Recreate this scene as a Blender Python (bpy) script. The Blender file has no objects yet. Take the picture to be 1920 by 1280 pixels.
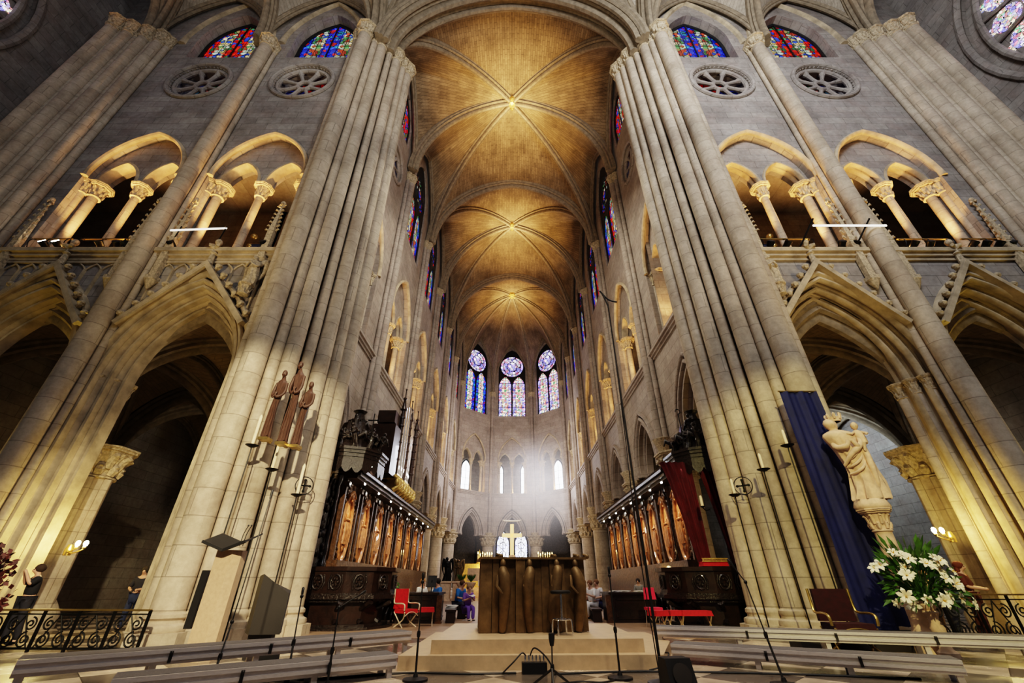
import bpy, math, random
from mathutils import Vector, Matrix, Quaternion
from mathutils.geometry import tessellate_polygon
random.seed(7)
PI = math.pi
sc = bpy.context.scene
COL = sc.collection
V = Vector

# ------------------------------------------------------------------ mesh helper
class MB:
    def __init__(s): s.v = []; s.f = []; s.uv = None
    def add(s, vs, fs):
        o = len(s.v); s.v += [tuple(p) for p in vs]; s.f += [tuple(i + o for i in f) for f in fs]
    def box(s, c, d, rz=0, top=1.0, topy=None):
        if topy is None: topy = top
        cx, cy, cz = c; x, y, z = d[0] / 2, d[1] / 2, d[2] / 2; k = math.cos(rz); n = math.sin(rz); P = []
        for sz in (-1, 1):
            tx = x * (top if sz > 0 else 1); ty = y * (topy if sz > 0 else 1)
            for a, b in ((-1, -1), (1, -1), (1, 1), (-1, 1)):
                px, py = a * tx, b * ty; P.append((cx + px * k - py * n, cy + px * n + py * k, cz + sz * z))
        s.add(P, [(3, 2, 1, 0), (4, 5, 6, 7), (0, 1, 5, 4), (1, 2, 6, 5), (2, 3, 7, 6), (3, 0, 4, 7)])
    def bar(s, a, b, w, h, up=(0, 0, 1)):
        a = V(a); b = V(b); t = (b - a).normalized(); u = V(up)
        if abs(t.dot(u)) > .98: u = V((0, 1, 0))
        sd = t.cross(u).normalized() * (w / 2); uu = sd.cross(t).normalized() * (h / 2)
        P = [q + e * sd + g * uu for q in (a, b) for e, g in ((-1, -1), (1, -1), (1, 1), (-1, 1))]
        s.add(P, [(3, 2, 1, 0), (4, 5, 6, 7), (0, 1, 5, 4), (1, 2, 6, 5), (2, 3, 7, 6), (3, 0, 4, 7)])
    def tube(s, path, r, n=8, caps=True, closed=False):
        path = [V(p) for p in path]; m = len(path)
        rr = r if isinstance(r, (list, tuple)) else [r] * m
        rings = []; prev = None
        for i, p in enumerate(path):
            if closed: t = path[(i + 1) % m] - path[i - 1]
            else: t = path[min(i + 1, m - 1)] - path[max(i - 1, 0)]
            if t.length < 1e-9: t = V((0, 0, 1))
            t.normalize()
            if prev is None:
                a = V((0, 0, 1)) if abs(t.z) < .9 else V((1, 0, 0)); u = t.cross(a).normalized()
            else:
                u = prev - t * prev.dot(t); u = u.normalized() if u.length > 1e-6 else t.orthogonal().normalized()
            prev = u; w = t.cross(u)
            rings.append([p + (u * math.cos(2 * PI * k / n) + w * math.sin(2 * PI * k / n)) * rr[i] for k in range(n)])
        vs = [q for g in rings for q in g]; fs = []
        for i in range(m if closed else m - 1):
            j = (i + 1) % m
            for k in range(n): fs.append((i * n + k, i * n + (k + 1) % n, j * n + (k + 1) % n, j * n + k))
        if caps and not closed: fs += [tuple(range(n - 1, -1, -1)), tuple((m - 1) * n + k for k in range(n))]
        s.add(vs, fs)
    def lathe(s, prof, c=(0, 0, 0), n=16, mod=None, a0=0, a1=2 * PI, sx=1, sy=1):
        full = abs(a1 - a0 - 2 * PI) < 1e-6; N = n if full else n + 1; vs = []; fs = []
        for i, (r, z) in enumerate(prof):
            for k in range(N):
                a = a0 + (a1 - a0) * k / n; q = r * (mod(a, i) if mod else 1)
                vs.append((c[0] + q * math.cos(a) * sx, c[1] + q * math.sin(a) * sy, c[2] + z))
        for i in range(len(prof) - 1):
            for k in range(n if full else n):
                k2 = (k + 1) % N if full else k + 1
                fs.append((i * N + k, i * N + k2, (i + 1) * N + k2, (i + 1) * N + k))
        if prof[0][0] > 1e-4: fs.append(tuple(range(N - 1, -1, -1)))
        if prof[-1][0] > 1e-4: fs.append(tuple((len(prof) - 1) * N + k for k in range(N)))
        s.add(vs, fs)
    def ball(s, c, r, n=10, m=7, q=None):
        r = r if isinstance(r, (tuple, list)) else (r, r, r); vs = []; fs = []
        for i in range(m + 1):
            ph = PI * i / m - PI / 2
            for k in range(n):
                a = 2 * PI * k / n; p = V((r[0] * math.cos(ph) * math.cos(a), r[1] * math.cos(ph) * math.sin(a), r[2] * math.sin(ph)))
                if q: p = q @ p
                vs.append(p + V(c))
        for i in range(m):
            for k in range(n): fs.append((i * n + k, i * n + (k + 1) % n, (i + 1) * n + (k + 1) % n, (i + 1) * n + k))
        s.add(vs, fs)
    def prism(s, poly, z0, z1):
        n = len(poly)
        s.add([(x, y, z0) for x, y in poly] + [(x, y, z1) for x, y in poly],
              [tuple(range(n - 1, -1, -1)), tuple(range(n, 2 * n))] + [(i, (i + 1) % n, n + (i + 1) % n, n + i) for i in range(n)])
    def sweep(s, path, prof, side, closed=False, caps=True):
        """profile (a along side, b along the outward normal) carried along a planar path"""
        path = [V(p) for p in path]; side = V(side).normalized(); m = len(path); n = len(prof); vs = []; fs = []
        for i, p in enumerate(path):
            if closed: t1 = path[i] - path[i - 1]; t2 = path[(i + 1) % m] - path[i]
            else: t1 = path[max(i, 1)] - path[max(i, 1) - 1]; t2 = path[min(i, m - 2) + 1] - path[min(i, m - 2)]
            t1 = t1.normalized(); t2 = t2.normalized(); t = (t1 + t2).normalized(); k = 1 / max(.35, math.sqrt(max(0.0, (1 + t1.dot(t2)) / 2)))
            nn = t.cross(side).normalized() * k
            for a, b in prof: vs.append(p + side * a + nn * b)
        for i in range(m if closed else m - 1):
            j = (i + 1) % m
            for k in range(n): fs.append((i * n + k, i * n + (k + 1) % n, j * n + (k + 1) % n, j * n + k))
        if caps and not closed: fs += [tuple(range(n - 1, -1, -1)), tuple((m - 1) * n + k for k in range(n))]
        s.add(vs, fs)
    def merge(s, o, M=None):
        s.add([(M @ V(p)) if M else p for p in o.v], o.f)
    def build(s, name, mat, parent=None, sharp=42, smooth=True, loc=None):
        me = bpy.data.meshes.new(name)
        vs = s.v
        if loc is not None: vs = [(p[0] - loc[0], p[1] - loc[1], p[2] - loc[2]) for p in vs]
        me.from_pydata(vs, [], s.f); me.update()
        if smooth:
            me.polygons.foreach_set('use_smooth', [True] * len(me.polygons)); me.set_sharp_from_angle(angle=math.radians(sharp))
        if s.uv:
            L = me.uv_layers.new(name='UVMap')
            for p in me.polygons:
                for li, vi in zip(p.loop_indices, p.vertices): L.data[li].uv = s.uv[vi]
        me.materials.append(mat)
        o = bpy.data.objects.new(name, me); COL.objects.link(o)
        if loc is not None: o.location = loc
        if parent: o.parent = parent
        return o

def tag(o, label=None, cat=None, group=None, kind=None):
    if label: o['label'] = label
    if cat: o['category'] = cat
    if group: o['group'] = group
    if kind: o['kind'] = kind
    return o
def thing(name, label, cat, loc=(0, 0, 0), rz=0, group=None):
    o = bpy.data.objects.new(name, None); COL.objects.link(o); o.location = loc; o.rotation_euler = (0, 0, rz); o.empty_display_size = .2
    return tag(o, label, cat, group)
def dup(root, loc=None, rz=None, label=None, scale=None):
    r = root.copy(); COL.objects.link(r)
    if loc is not None: r.location = loc
    if rz is not None: r.rotation_euler = (0, 0, rz)
    if scale is not None: r.scale = scale
    if label: r['label'] = label
    for ch in list(root.children):
        c = ch.copy(); COL.objects.link(c); c.parent = r
        for g in list(ch.children):
            d = g.copy(); COL.objects.link(d); d.parent = c
    return r
def struct(mb, name, mat, label=None, cat=None, parent=None, **k):
    o = mb.build(name, mat, parent, **k); o['kind'] = 'structure'
    if label: o['label'] = label
    if cat: o['category'] = cat
    return o

# ------------------------------------------------------------------ materials
class NT:
    def __init__(s, name):
        m = bpy.data.materials.new(name); m.use_nodes = True; s.m = m; s.t = m.node_tree; s.b = s.t.nodes['Principled BSDF']
    def n(s, typ, **k):
        nd = s.t.nodes.new('ShaderNode' + typ)
        for a, b in k.items():
            if a.startswith('i_'):
                key = a[2:]; key = int(key) if key.isdigit() else key.replace('_', ' ')
                if hasattr(b, 'is_linked') or isinstance(b, bpy.types.NodeSocket): s.t.links.new(b, nd.inputs[key])
                else: nd.inputs[key].default_value = b
            else: setattr(nd, a, b)
        return nd
    def l(s, a, b): s.t.links.new(a, b)
    def math(s, op, a, b=0.0, c=None):
        k = dict(operation=op, i_0=a, i_1=b)
        if c is not None: k['i_2'] = c
        return s.n('Math', **k).outputs[0]
    def mix(s, f, a, b, mode='MIX'):
        nd = s.n('MixRGB', blend_type=mode, i_Fac=f, i_Color1=a, i_Color2=b); return nd.outputs[0]
    def ramp(s, f, stops, interp='LINEAR'):
        nd = s.n('ValToRGB', i_Fac=f); r = nd.color_ramp; r.interpolation = interp
        while len(r.elements) < len(stops): r.elements.new(.5)
        for e, (p, c) in zip(r.elements, stops): e.position = p; e.color = c if len(c) == 4 else (*c, 1)
        return nd.outputs[0]
def c4(c): return (*c, 1)

def stone(name, a, b, bw=.9, bh=.42, mortar=.012, dark=.55, rough=.85, uv=False, bump=.35, stain=.5, red=.0):
    M = NT(name)
    if uv:
        vec = M.n('TexCoord').outputs['UV']; pos = M.n('NewGeometry').outputs['Position']
    else:
        g = M.n('NewGeometry'); pos = g.outputs['Position']; p = M.n('SeparateXYZ', i_0=pos); nr = M.n('SeparateXYZ', i_0=g.outputs['True Normal'])
        ax = M.math('ABSOLUTE', nr.outputs[0]); ay = M.math('ABSOLUTE', nr.outputs[1]); gt = M.math('GREATER_THAN', ax, ay)
        d = M.math('SUBTRACT', p.outputs[1], p.outputs[0]); s_ = M.math('MULTIPLY_ADD', gt, d, p.outputs[0])
        vec = M.n('CombineXYZ', i_0=s_, i_1=p.outputs[2]).outputs[0]
    br = M.n('TexBrick', i_Vector=vec, i_Scale=1.0, i_Mortar_Size=mortar, i_Mortar_Smooth=.4, i_Bias=0.0, i_Brick_Width=bw, i_Row_Height=bh, i_Color1=c4(a), i_Color2=c4(b), i_Mortar=c4([x * dark for x in a]))
    n1 = M.n('TexNoise', i_Vector=pos, i_Scale=.7, i_Detail=5.0, i_Roughness=.65)
    n2 = M.n('TexNoise', i_Vector=pos, i_Scale=7.0, i_Detail=4.0, i_Roughness=.7)
    k1 = M.ramp(n1.outputs[0], [(.32, (.45, .43, .42)), (.62, (1, 1, 1))])
    k2 = M.ramp(n2.outputs[0], [(.3, (.72, .7, .68)), (.7, (1.1, 1.1, 1.1))])
    col = M.mix(stain, br.outputs[0], k1, 'MULTIPLY'); col = M.mix(.75, col, k2, 'MULTIPLY')
    if red:
        n3 = M.n('TexNoise', i_Vector=pos, i_Scale=1.6, i_Detail=2.0); f = M.ramp(n3.outputs[0], [(.45, (0, 0, 0)), (.7, (red, red, red))])
        col = M.mix(f, col, (.42, .25, .2, 1))
    M.l(col, M.b.inputs['Base Color']); M.b.inputs['Roughness'].default_value = rough
    h = M.math('MULTIPLY_ADD', n2.outputs[0], .35, M.math('SUBTRACT', 1.0, br.outputs['Fac']))
    bp = M.n('Bump', i_Strength=bump, i_Distance=.02, i_Height=h); M.l(bp.outputs[0], M.b.inputs['Normal'])
    return M.m
def plain(name, col, rough=.6, metal=0., var=.25, scale=6., bump=.1, emit=None, estr=0., coat=0., stretch=None):
    M = NT(name); co = M.n('TexCoord').outputs['Object']
    if stretch: co = M.n('Mapping', i_Vector=co, i_Scale=stretch).outputs[0]
    n = M.n('TexNoise', i_Vector=co, i_Scale=scale, i_Detail=4.0, i_Roughness=.6)
    k = M.ramp(n.outputs[0], [(.3, [x * (1 - var) for x in col]), (.7, [min(1, x * (1 + var)) for x in col])])
    M.l(k, M.b.inputs['Base Color']); M.b.inputs['Roughness'].default_value = rough; M.b.inputs['Metallic'].default_value = metal
    if coat: M.b.inputs['Coat Weight'].default_value = coat
    if bump:
        bp = M.n('Bump', i_Strength=bump, i_Distance=.02, i_Height=n.outputs[0]); M.l(bp.outputs[0], M.b.inputs['Normal'])
    if emit: M.b.inputs['Emission Color'].default_value = c4(emit); M.b.inputs['Emission Strength'].default_value = estr
    return M.m
def glow(name, col, s):
    M = NT(name); M.b.inputs['Base Color'].default_value = c4(col); M.b.inputs['Emission Color'].default_value = c4(col); M.b.inputs['Emission Strength'].default_value = s
    return M.m
def stained(name, stops, fig, strength, cell=9., bars=(6., 7.), seed=0., figw=.55, lead=.05):
    """leaded glass lit by the day outside: small coloured pieces, a paler figure up the middle, black leads and bars; UV u -1..1, v in widths"""
    M = NT(name); uv = M.n('TexCoord').outputs['UV']; uvs = M.n('Mapping', i_Vector=uv, i_Location=(seed, seed * .7, 0)).outputs[0]
    vo = M.n('TexVoronoi', i_Vector=uvs, i_Scale=cell, i_Randomness=.9); ed = M.n('TexVoronoi', feature='DISTANCE_TO_EDGE', i_Vector=uvs, i_Scale=cell, i_Randomness=.9)
    r = M.n('SeparateColor', i_0=vo.outputs['Color'])
    base = M.ramp(r.outputs[0], stops, 'CONSTANT'); fg = M.ramp(r.outputs[1], fig, 'CONSTANT')
    p = M.n('SeparateXYZ', i_0=uv); au = M.math('ABSOLUTE', p.outputs[0])
    wob = M.n('TexNoise', i_Vector=uv, i_Scale=3.0); lim = M.math('MULTIPLY_ADD', wob.outputs[0], .5, figw - .25)
    isf = M.math('LESS_THAN', au, lim); col = M.mix(isf, base, fg)
    br = M.math('MULTIPLY_ADD', r.outputs[2], .9, .35); col = M.mix(1.0, col, br, 'MULTIPLY')
    ld = M.math('GREATER_THAN', ed.outputs['Distance'], lead)
    gx = M.math('GREATER_THAN', M.math('PINGPONG', M.math('MULTIPLY', p.outputs[0], bars[0] / 2), .5), .055)
    gy = M.math('GREATER_THAN', M.math('PINGPONG', M.math('MULTIPLY', p.outputs[1], bars[1] / 2), .5), .045)
    k = M.math('MULTIPLY', ld, M.math('MULTIPLY', gx, gy)) if bars[0] > .1 else ld
    col = M.mix(k, (.003, .003, .004, 1), col)
    M.l(M.mix(.9, col, (0, 0, 0, 1)), M.b.inputs['Base Color']); M.l(col, M.b.inputs['Emission Color']); M.b.inputs['Emission Strength'].default_value = strength; M.b.inputs['Roughness'].default_value = .35
    return M.m

M_wall = stone('wall_stone', (.42, .39, .35), (.34, .31, .285), 1.0, .38, stain=.7, red=.12)
M_wallc = stone('choir_stone', (.46, .40, .34), (.38, .325, .28), 1.0, .42, stain=.55, red=.1)
M_pier = stone('pier_stone', (.62, .53, .41), (.53, .45, .34), 1.4, .52, mortar=.01, stain=.65, red=.1)
M_arch = plain('arch_stone', (.47, .385, .265), .85, var=.35, scale=2.2, bump=.25)
M_carve = plain('carved_stone', (.5, .41, .28), .85, var=.45, scale=14, bump=.6)
M_vault = stone('vault_stone', (.4, .3, .185), (.29, .215, .13), .62, .2, mortar=.016, dark=.45, uv=True, bump=.4, stain=.85)
M_tvault = stone('transept_vault_stone', (.52, .46, .37), (.44, .39, .31), .6, .2, uv=True, stain=.55)
M_rib = plain('rib_stone', (.27, .22, .155), .85, var=.3, scale=5, bump=.3)
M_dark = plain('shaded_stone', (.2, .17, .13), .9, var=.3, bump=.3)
M_iron = plain('black_iron', (.012, .012, .012), .45, .6, var=.2)
M_lead = plain('dark_lead', (.02, .02, .022), .6, .2)
M_blk = plain('black_plastic', (.012, .012, .013), .5, 0, var=.2)

# ------------------------------------------------------------------ arches and wall frames
def arch(w, h, n=10, z=0., s=0., d=0.):
    """pointed arch, left springer to right springer, opened by d beyond its own edge with the same centres"""
    b = w / 2
    if h >= b: c = (h * h - b * b) / w; R = c + b + d; a1 = math.acos(min(1, c / R))
    else:
        R = None
    L = []
    for i in range(n + 1):
        if R: a = a1 * i / n; x = -(R * math.cos(a) - c); zz = R * math.sin(a)
        else: a = PI / 2 * i / n; x = -(b + d) * math.cos(a); zz = (h + d) * math.sin(a)
        L.append((x, zz))
    L[-1] = (0, L[-1][1])
    return [(s + x, z + q) for x, q in L] + [(s - x, z + q) for x, q in L[-2::-1]]
def opening(w, h, z0, zs, s=0., d=0., n=10):
    a = arch(w, h, n, zs, s, d); return [(a[0][0], z0)] + a + [(a[-1][0], z0)]
def circle(r, s, z, n=28): return [(s + r * math.cos(2 * PI * i / n), z + r * math.sin(2 * PI * i / n)) for i in range(n)]
class FR:
    """a wall face: s runs along it, z up, d into it"""
    def __init__(s, o, sd, nd): s.o = V(o); s.s = V(sd); s.n = V(nd)
    def __call__(s, a, z, d=0.): p = s.o + s.s * a + s.n * d; return (p.x, p.y, p.z + z)
def wall(mb, fr, outer, holes=(), d0=0., depth=.8, back=False, jambs=True):
    polys = [outer] + list(holes)
    pts = [p for q in polys for p in q]
    tri = tessellate_polygon([[V((x, z, 0)) for x, z in q] for q in polys])
    mb.add([fr(x, z, d0) for x, z in pts], [tuple(t) for t in tri])
    if back: mb.add([fr(x, z, d0 + depth) for x, z in pts], [tuple(t) for t in tri])
    if jambs:
        for q in holes:
            m = len(q); mb.add([fr(x, z, d0) for x, z in q] + [fr(x, z, d0 + depth) for x, z in q], [(i, (i + 1) % m, m + (i + 1) % m, m + i) for i in range(m)])
def panes(fr, outer, d, u0, w, v0):
    """glass sheet with UVs in half-widths about u0"""
    mb = MB(); tri = tessellate_polygon([[V((x, z, 0)) for x, z in outer]])
    mb.add([fr(x, z, d) for x, z in outer], [tuple(t) for t in tri]); mb.uv = [((x - u0) / (w / 2), (z - v0) / (w / 2)) for x, z in outer]
    return mb
ROLL = [(0, .26), (0, .17), (.05, .15), (.04, .12), (-.04, .11), (-.1, .065), (-.1, 0), (-.05, -.05), (.03, -.05), (.08, -.01), (.09, .05), (.14, .07), (.2, .05), (.2, 0), (.3, 0), (.3, .26)]
ROLLS = [(a, b * .8) for a, b in ROLL]
SMALLROLL = [(.02, .1), (-.06, .085), (-.1, .04), (-.1, -.03), (-.05, -.07), (.02, -.08)]
def ringpath(fr, w, h, z0, zs, s, d, dep, n=10): return [fr(x, z, dep) for x, z in opening(w, h, z0, zs, s, d, n)]

def capital(r, h, n=20, leaves=8, ab=1.55, cast=0):
    """bell with two rows of curled leaves, moulded abacus; base at z=0"""
    mb = MB(); mb.lathe([(r * 1.0, 0), (r * 1.14, .03 * h), (r * 1.14, .08 * h), (r * 1.0, .11 * h)], n=n)
    mb.lathe([(r, .1 * h), (r * 1.02, .3 * h), (r * 1.12, .55 * h), (r * 1.35, .8 * h)], n=n, mod=lambda a, i: 1 + .05 * math.cos(a * leaves))
    for row, (zz, rr, o) in enumerate(((.42, 1.18, 0), (.74, 1.42, .5))):
        for k in range(leaves):
            a = 2 * PI * (k + o) / leaves; ca, sa = math.cos(a), math.sin(a)
            mb.tube([(r * ca, r * sa, .14 * h + row * .2 * h), (r * 1.12 * ca, r * 1.12 * sa, (zz - .12) * h), (r * rr * ca, r * rr * sa, zz * h), (r * (rr + .1) * ca, r * (rr + .1) * sa, (zz - .07) * h)], [r * .2, r * .24, r * .17, r * .1], 6)
    q = r * ab
    for z0, z1, k in ((.8, .87, .9), (.87, .94, 1.0), (.94, 1.0, 1.06)):
        p = q * k; c = p * .42; mb.prism([(-p, -c), (-c, -p), (c, -p), (p, -c), (p, c), (c, p), (-c, p), (-p, c)], z0 * h, z1 * h)
    return mb
def baseprof(r, h): return [(r * 1.55, 0), (r * 1.55, h * .35), (r * 1.45, h * .4), (r * 1.5, h * .5), (r * 1.45, h * .6), (r * 1.15, h * .66), (r * 1.1, h * .75), (r * 1.22, h * .82), (r * 1.2, h * .93), (r, h)]
def at(mb, x, y, z, rz=0, sc_=1.0):
    o = MB(); o.merge(mb, Matrix.Translation((x, y, z)) @ Matrix.Rotation(rz, 4, 'Z') @ Matrix.Scale(sc_, 4)); return o
# ------------------------------------------------------------------ camera
cam = bpy.data.cameras.new('camera'); co = bpy.data.objects.new('camera', cam); COL.objects.link(co)
cam.sensor_width = 36; cam.lens = 768 / 1920 * 36; co.location = (0, 0, .93); co.rotation_euler = (math.radians(90 + 30.6), 0, 0); sc.camera = co
cam.clip_start = .05; cam.clip_end = 300

YT = 9.4; XC = 6.2; SILL = 9.65
TB = [(8.95, 6.8, 11.05), (13.35, 11.05, 15.7)]                       # transept bays: centre, from, to
CBD = [10.6, 16.2, 21.8, 27.2, 33.2, 39.0]                          # choir bay boundaries
AP = [(6.2, 39.0), (6.1, 45.0), (2.5, 48.4), (-2.5, 48.4), (-6.1, 45.0), (-6.2, 39.0)]
SIDES = (('left', -1), ('right', 1))

GCAP = capital(.16, .56, n=16, leaves=8, ab=1.9)
def gallery_column(name, label, x, y, z0, r, zc, ch, group, twin=None):
    t = thing(name, label, 'column', (x, y, z0), 0, group)
    b = MB(); b.lathe(baseprof(r, .3), n=16); b.box((0, 0, -.0), (r * 3.2, r * 3.2, .1)); b.build('base', M_pier, t)
    s = MB(); s.lathe([(r * 1.02, .3), (r, .8), (r * .96, zc - z0)], n=16); s.build('shaft', M_pier, t)
    c = capital(r * 1.22, ch, n=16, leaves=8, ab=1.95); c2 = at(c, 0, 0, zc - z0); c2.build('capital', M_carve, t)
    if twin:
        dx, dy = twin[0] - x, twin[1] - y; r2 = r * .75; s = MB(); s.lathe([(r2 * 1.4, 0), (r2 * 1.4, .2), (r2, .3), (r2, zc - z0)], (dx, dy, 0), n=12); s.build('shaft', M_pier, t); at(capital(r2 * 1.2, ch, n=12, leaves=6, ab=1.7), dx, dy, zc - z0).build('capital', M_carve, t)
    return t

trimN = [0]
def trim(mb, mat, label, cat='arch moulding'):
    trimN[0] += 1; return struct(mb, 'trim_%d' % trimN[0], mat, label, cat)
winN = [0]
def window(label, frame_mb, glass_mb, gm, fm=None, cat='window'):
    winN[0] += 1; o = struct(frame_mb, 'window_%d' % winN[0], fm or M_lead, label, cat)
    for i, g in enumerate(glass_mb): g.build('pane', gm[i] if isinstance(gm, list) else gm, o, smooth=False)
    return o

RED = [(0, (.7, .01, .005)), (.3, (.85, .03, .01)), (.5, (.02, .05, .5)), (.65, (.25, .02, .02)), (.8, (.05, .2, .08))]
BLUE = [(0, (.01, .02, .55)), (.35, (.03, .07, .85)), (.6, (.02, .2, .35)), (.75, (.4, .02, .03)), (.88, (.1, .15, .6))]
PALE = [(0, (.5, .4, .16)), (.2, (.3, .36, .3)), (.45, (.45, .06, .03)), (.62, (.06, .2, .07)), (.8, (.55, .45, .3)), (.9, (.02, .06, .4))]
WHITE = [(0, (.8, .75, .95)), (.25, (.4, .3, .9)), (.45, (.85, .25, .4)), (.6, (.85, .8, .95)), (.8, (.2, .2, .8))]
WARM = [(0, (.95, .85, .8)), (.3, (.9, .3, .3)), (.5, (.95, .8, .5)), (.7, (.4, .45, .95)), (.85, (.2, .6, .3))]
G_red = stained('glass_red_figures', RED, PALE, .95, 3.4, (4., 5.), 1.3, .42)
G_blue = stained('glass_blue_figures', BLUE, PALE, 1.1, 3.4, (4., 5.), 4.1, .42)
G_apse = stained('glass_apse_lancet', [(0, (.3, .25, .9)), (.3, (.85, .25, .4)), (.5, (.75, .7, .95)), (.8, (.15, .15, .6))], WARM, 1.8, 3.6, (4., 2.4), 2.2, .55)
G_rose = stained('glass_apse_roundel', WHITE, WHITE, 1.7, 4.5, (.01, .01), 5.2, .3)
G_apsel = stained('glass_apse_blue_lancet', BLUE, WARM, 1.6, 4.5, (4., 2.4), 7.7, .5)
G_south = stained('glass_great_rose', WHITE, WARM, 1.5, 6., (.01, .01), 3.3, .3)
G_dim = stained('glass_deep_oculus', BLUE, RED, .12, 4., (4., 4.), 9.3, .4)
G_day = glow('daylit_glass', (.85, .93, 1.0), 5.0)

# ------------------------------------------------------------------ transept arms
ARCW, ARCS, ARCH_ = 3.1, 5.6, 2.6
for side, sg in SIDES:
    fr = FR((0, YT, 0), (sg, 0, 0), (0, 1, 0)); wl = MB()
    for bi, (c, a, b) in enumerate(TB):
        ca = c; holes = [opening(ARCW, ARCH_, 0.02, ARCS, ca, .48), opening(3.4, 2.45, SILL, 13.25, c), circle(1.2, c, 19.4), opening(2.9, 2.5, 21.4, 23.1, c - .15 * (1 - bi))]
        # outer outline carries the arcade arch as a notch so that the wall stands on the floor
        o = holes[0]; out = [(a, 0), (o[0][0], 0)] + o[1:-1] + [(o[-1][0], 0), (b, 0), (b, 27.6), (a, 27.6)]
        wall(wl, fr, out, holes[1:], 0, .75)
        # tympanum with two small arches, set back in the big gallery arch
        ty = opening(3.4, 2.45, 13.25, 13.25, c); h1 = arch(1.42, 1.1, 10, 13.25, c - .82); h2 = arch(1.42, 1.1, 10, 13.25, c + .82)
        out = [ty[0]] + h1 + h2 + [ty[-1]] + ty[-2:0:-1]
        q = MB(); wall(q, fr, out, [], .3, .45); wl.merge(q)
        for h in (h1, h2):
            m = len(h); wl.add([fr(x, z, .3) for x, z in h] + [fr(x, z, .8) for x, z in h], [(i, i + 1, m + i + 1, m + i) for i in range(m - 1)])
    wl.add([fr(15.7, 0), fr(19.5, 0), fr(19.5, 27.6), fr(15.7, 27.6)], [(0, 1, 2, 3)])
    struct(wl, 'wall_%s_transept' % side, M_wall, '%s transept wall of grey ashlar with gallery arches' % side, 'wall')
    for bi, (c, a, b) in enumerate(TB):
        where = ('beside the crossing pier' if bi == 0 else 'farther from the choir') + ' in the %s transept' % side
        # arcade arch orders
        t = MB()
        for k, od in enumerate((.33, .17, 0.0)):
            t.sweep(ringpath(fr, ARCW, ARCH_, 0, ARCS, c, od, .0 + .26 * (k)), ROLLS, (0, 1, 0))
        t.sweep(ringpath(fr, ARCW, ARCH_, ARCS, ARCS, c, .52, -.02), SMALLROLL, (0, 1, 0))
        o = trim(t, M_arch, 'moulded pointed arcade arch ' + where, 'arch')
        cp = MB()
        for sd in (-1, 1):
            for k, od in enumerate((.4, .23, .06)):
                x = c + sd * (ARCW / 2 + od + .01); p = fr(x, 0, .0 + .26 * k - .02)
                cp.merge(at(capital(.1, .42, n=12, leaves=6, ab=1.6), p[0], p[1], ARCS - .42))
        cp.build('capital', M_carve, o)
        sh = MB()
        for sd in (-1, 1):
            for k, od in enumerate((.4, .23, .06)):
                x = c + sd * (ARCW / 2 + od + .01); p = fr(x, 0, .0 + .26 * k - .02); sh.lathe([(.17, .0), (.17, .3), (.12, .4), (.1, .45), (.1, ARCS - .42)], (p[0], p[1], 0), 10)
        for sd in (-1, 1):
            for d_, r_ in ((.86, .13),):
                p = fr(c + sd * (ARCW / 2 + .02), 0, d_); sh.lathe([(r_ * 1.5, 0), (r_ * 1.5, .3), (r_ * 1.15, .42), (r_, .5), (r_, ARCS - .42)], (p[0], p[1], 0), 12)
                at(capital(r_, .42, n=14, leaves=6, ab=1.6), p[0], p[1], ARCS - .42).build('capital', M_carve, o)
        sh.build('jamb_shaft', M_pier, o)
        # gallery arch mouldings
        t = MB(); t.sweep(ringpath(fr, 3.4, 2.45, 13.25, 13.25, c, .02, 0), [(.02, .14), (-.06, .13), (-.1, .07), (-.06, .0), (.02, -.03), (.1, 0), (.12, .06)], (0, 1, 0))
        for k in (-1, 1):
            t.sweep(ringpath(fr, 1.42, 1.1, 13.25, 13.25, c + k * .82, 0, .32), [(.0, .07), (-.06, .05), (-.06, -.02), (0, -.05), (.08, -.04), (.12, .02), (.2, -.03), (.3, -.03), (.3, .06)], (0, 1, 0))
        trim(t, M_arch, 'gallery arch mouldings ' + where, 'arch')
        # ledge
        t = MB(); pr = [(-.2, 0), (-.2, -.12), (-.12, -.2), (-.06, -.32), (.02, -.36), (.02, .03), (-.16, .03)]
        t.sweep([fr(a, SILL), fr(b, SILL)] if sg > 0 else [fr(b, SILL), fr(a, SILL)], [(p, -q if False else q) for p, q in pr], (0, 1, 0)) if False else None
        x0, x1 = sorted((sg * a, sg * b))
        for (y0, y1, z0, z1) in ((-.22, .06, SILL - .12, SILL + .02), (-.14, .06, SILL - .24, SILL - .12), (-.07, .06, SILL - .36, SILL - .24)):
            t.box(((x0 + x1) / 2, YT + (y0 + y1) / 2, (z0 + z1) / 2), (x1 - x0, y1 - y0, z1 - z0))
        trim(t, M_arch, 'moulded gallery ledge ' + where, 'ledge')
        # columns
        for k, nm in ((-1.5, 'side'), (0, 'middle'), (1.5, 'side')):
            p = fr(c + k, 0, .52)
            pos = 'middle gallery column' if k == 0 else ('gallery column nearer the choir' if k < 0 else 'gallery column away from the choir')
            gallery_column('gallery_column', 'slender stone %s, bay %s' % (pos, where), p[0], p[1], SILL, .125 if k == 0 else .15, 12.67, .58, 'transept gallery columns', None if k == 0 else fr(c + k * 1.16, 0, .3))
        # wheel oculus
        t = MB(); zc = 19.4
        for r, d_, rr in ((1.3, -.03, .09), (1.1, .14, .1), (.28, .2, .09)):
            t.tube([fr(x, z, d_) for x, z in circle(r, c, zc, 32)], rr, 8, closed=True)
        for k in range(40):
            a_ = 2 * PI * k / 40; p = fr(c + 1.2 * math.cos(a_), zc + 1.2 * math.sin(a_), .03); t.ball(p, .05, 6, 4)
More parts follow.
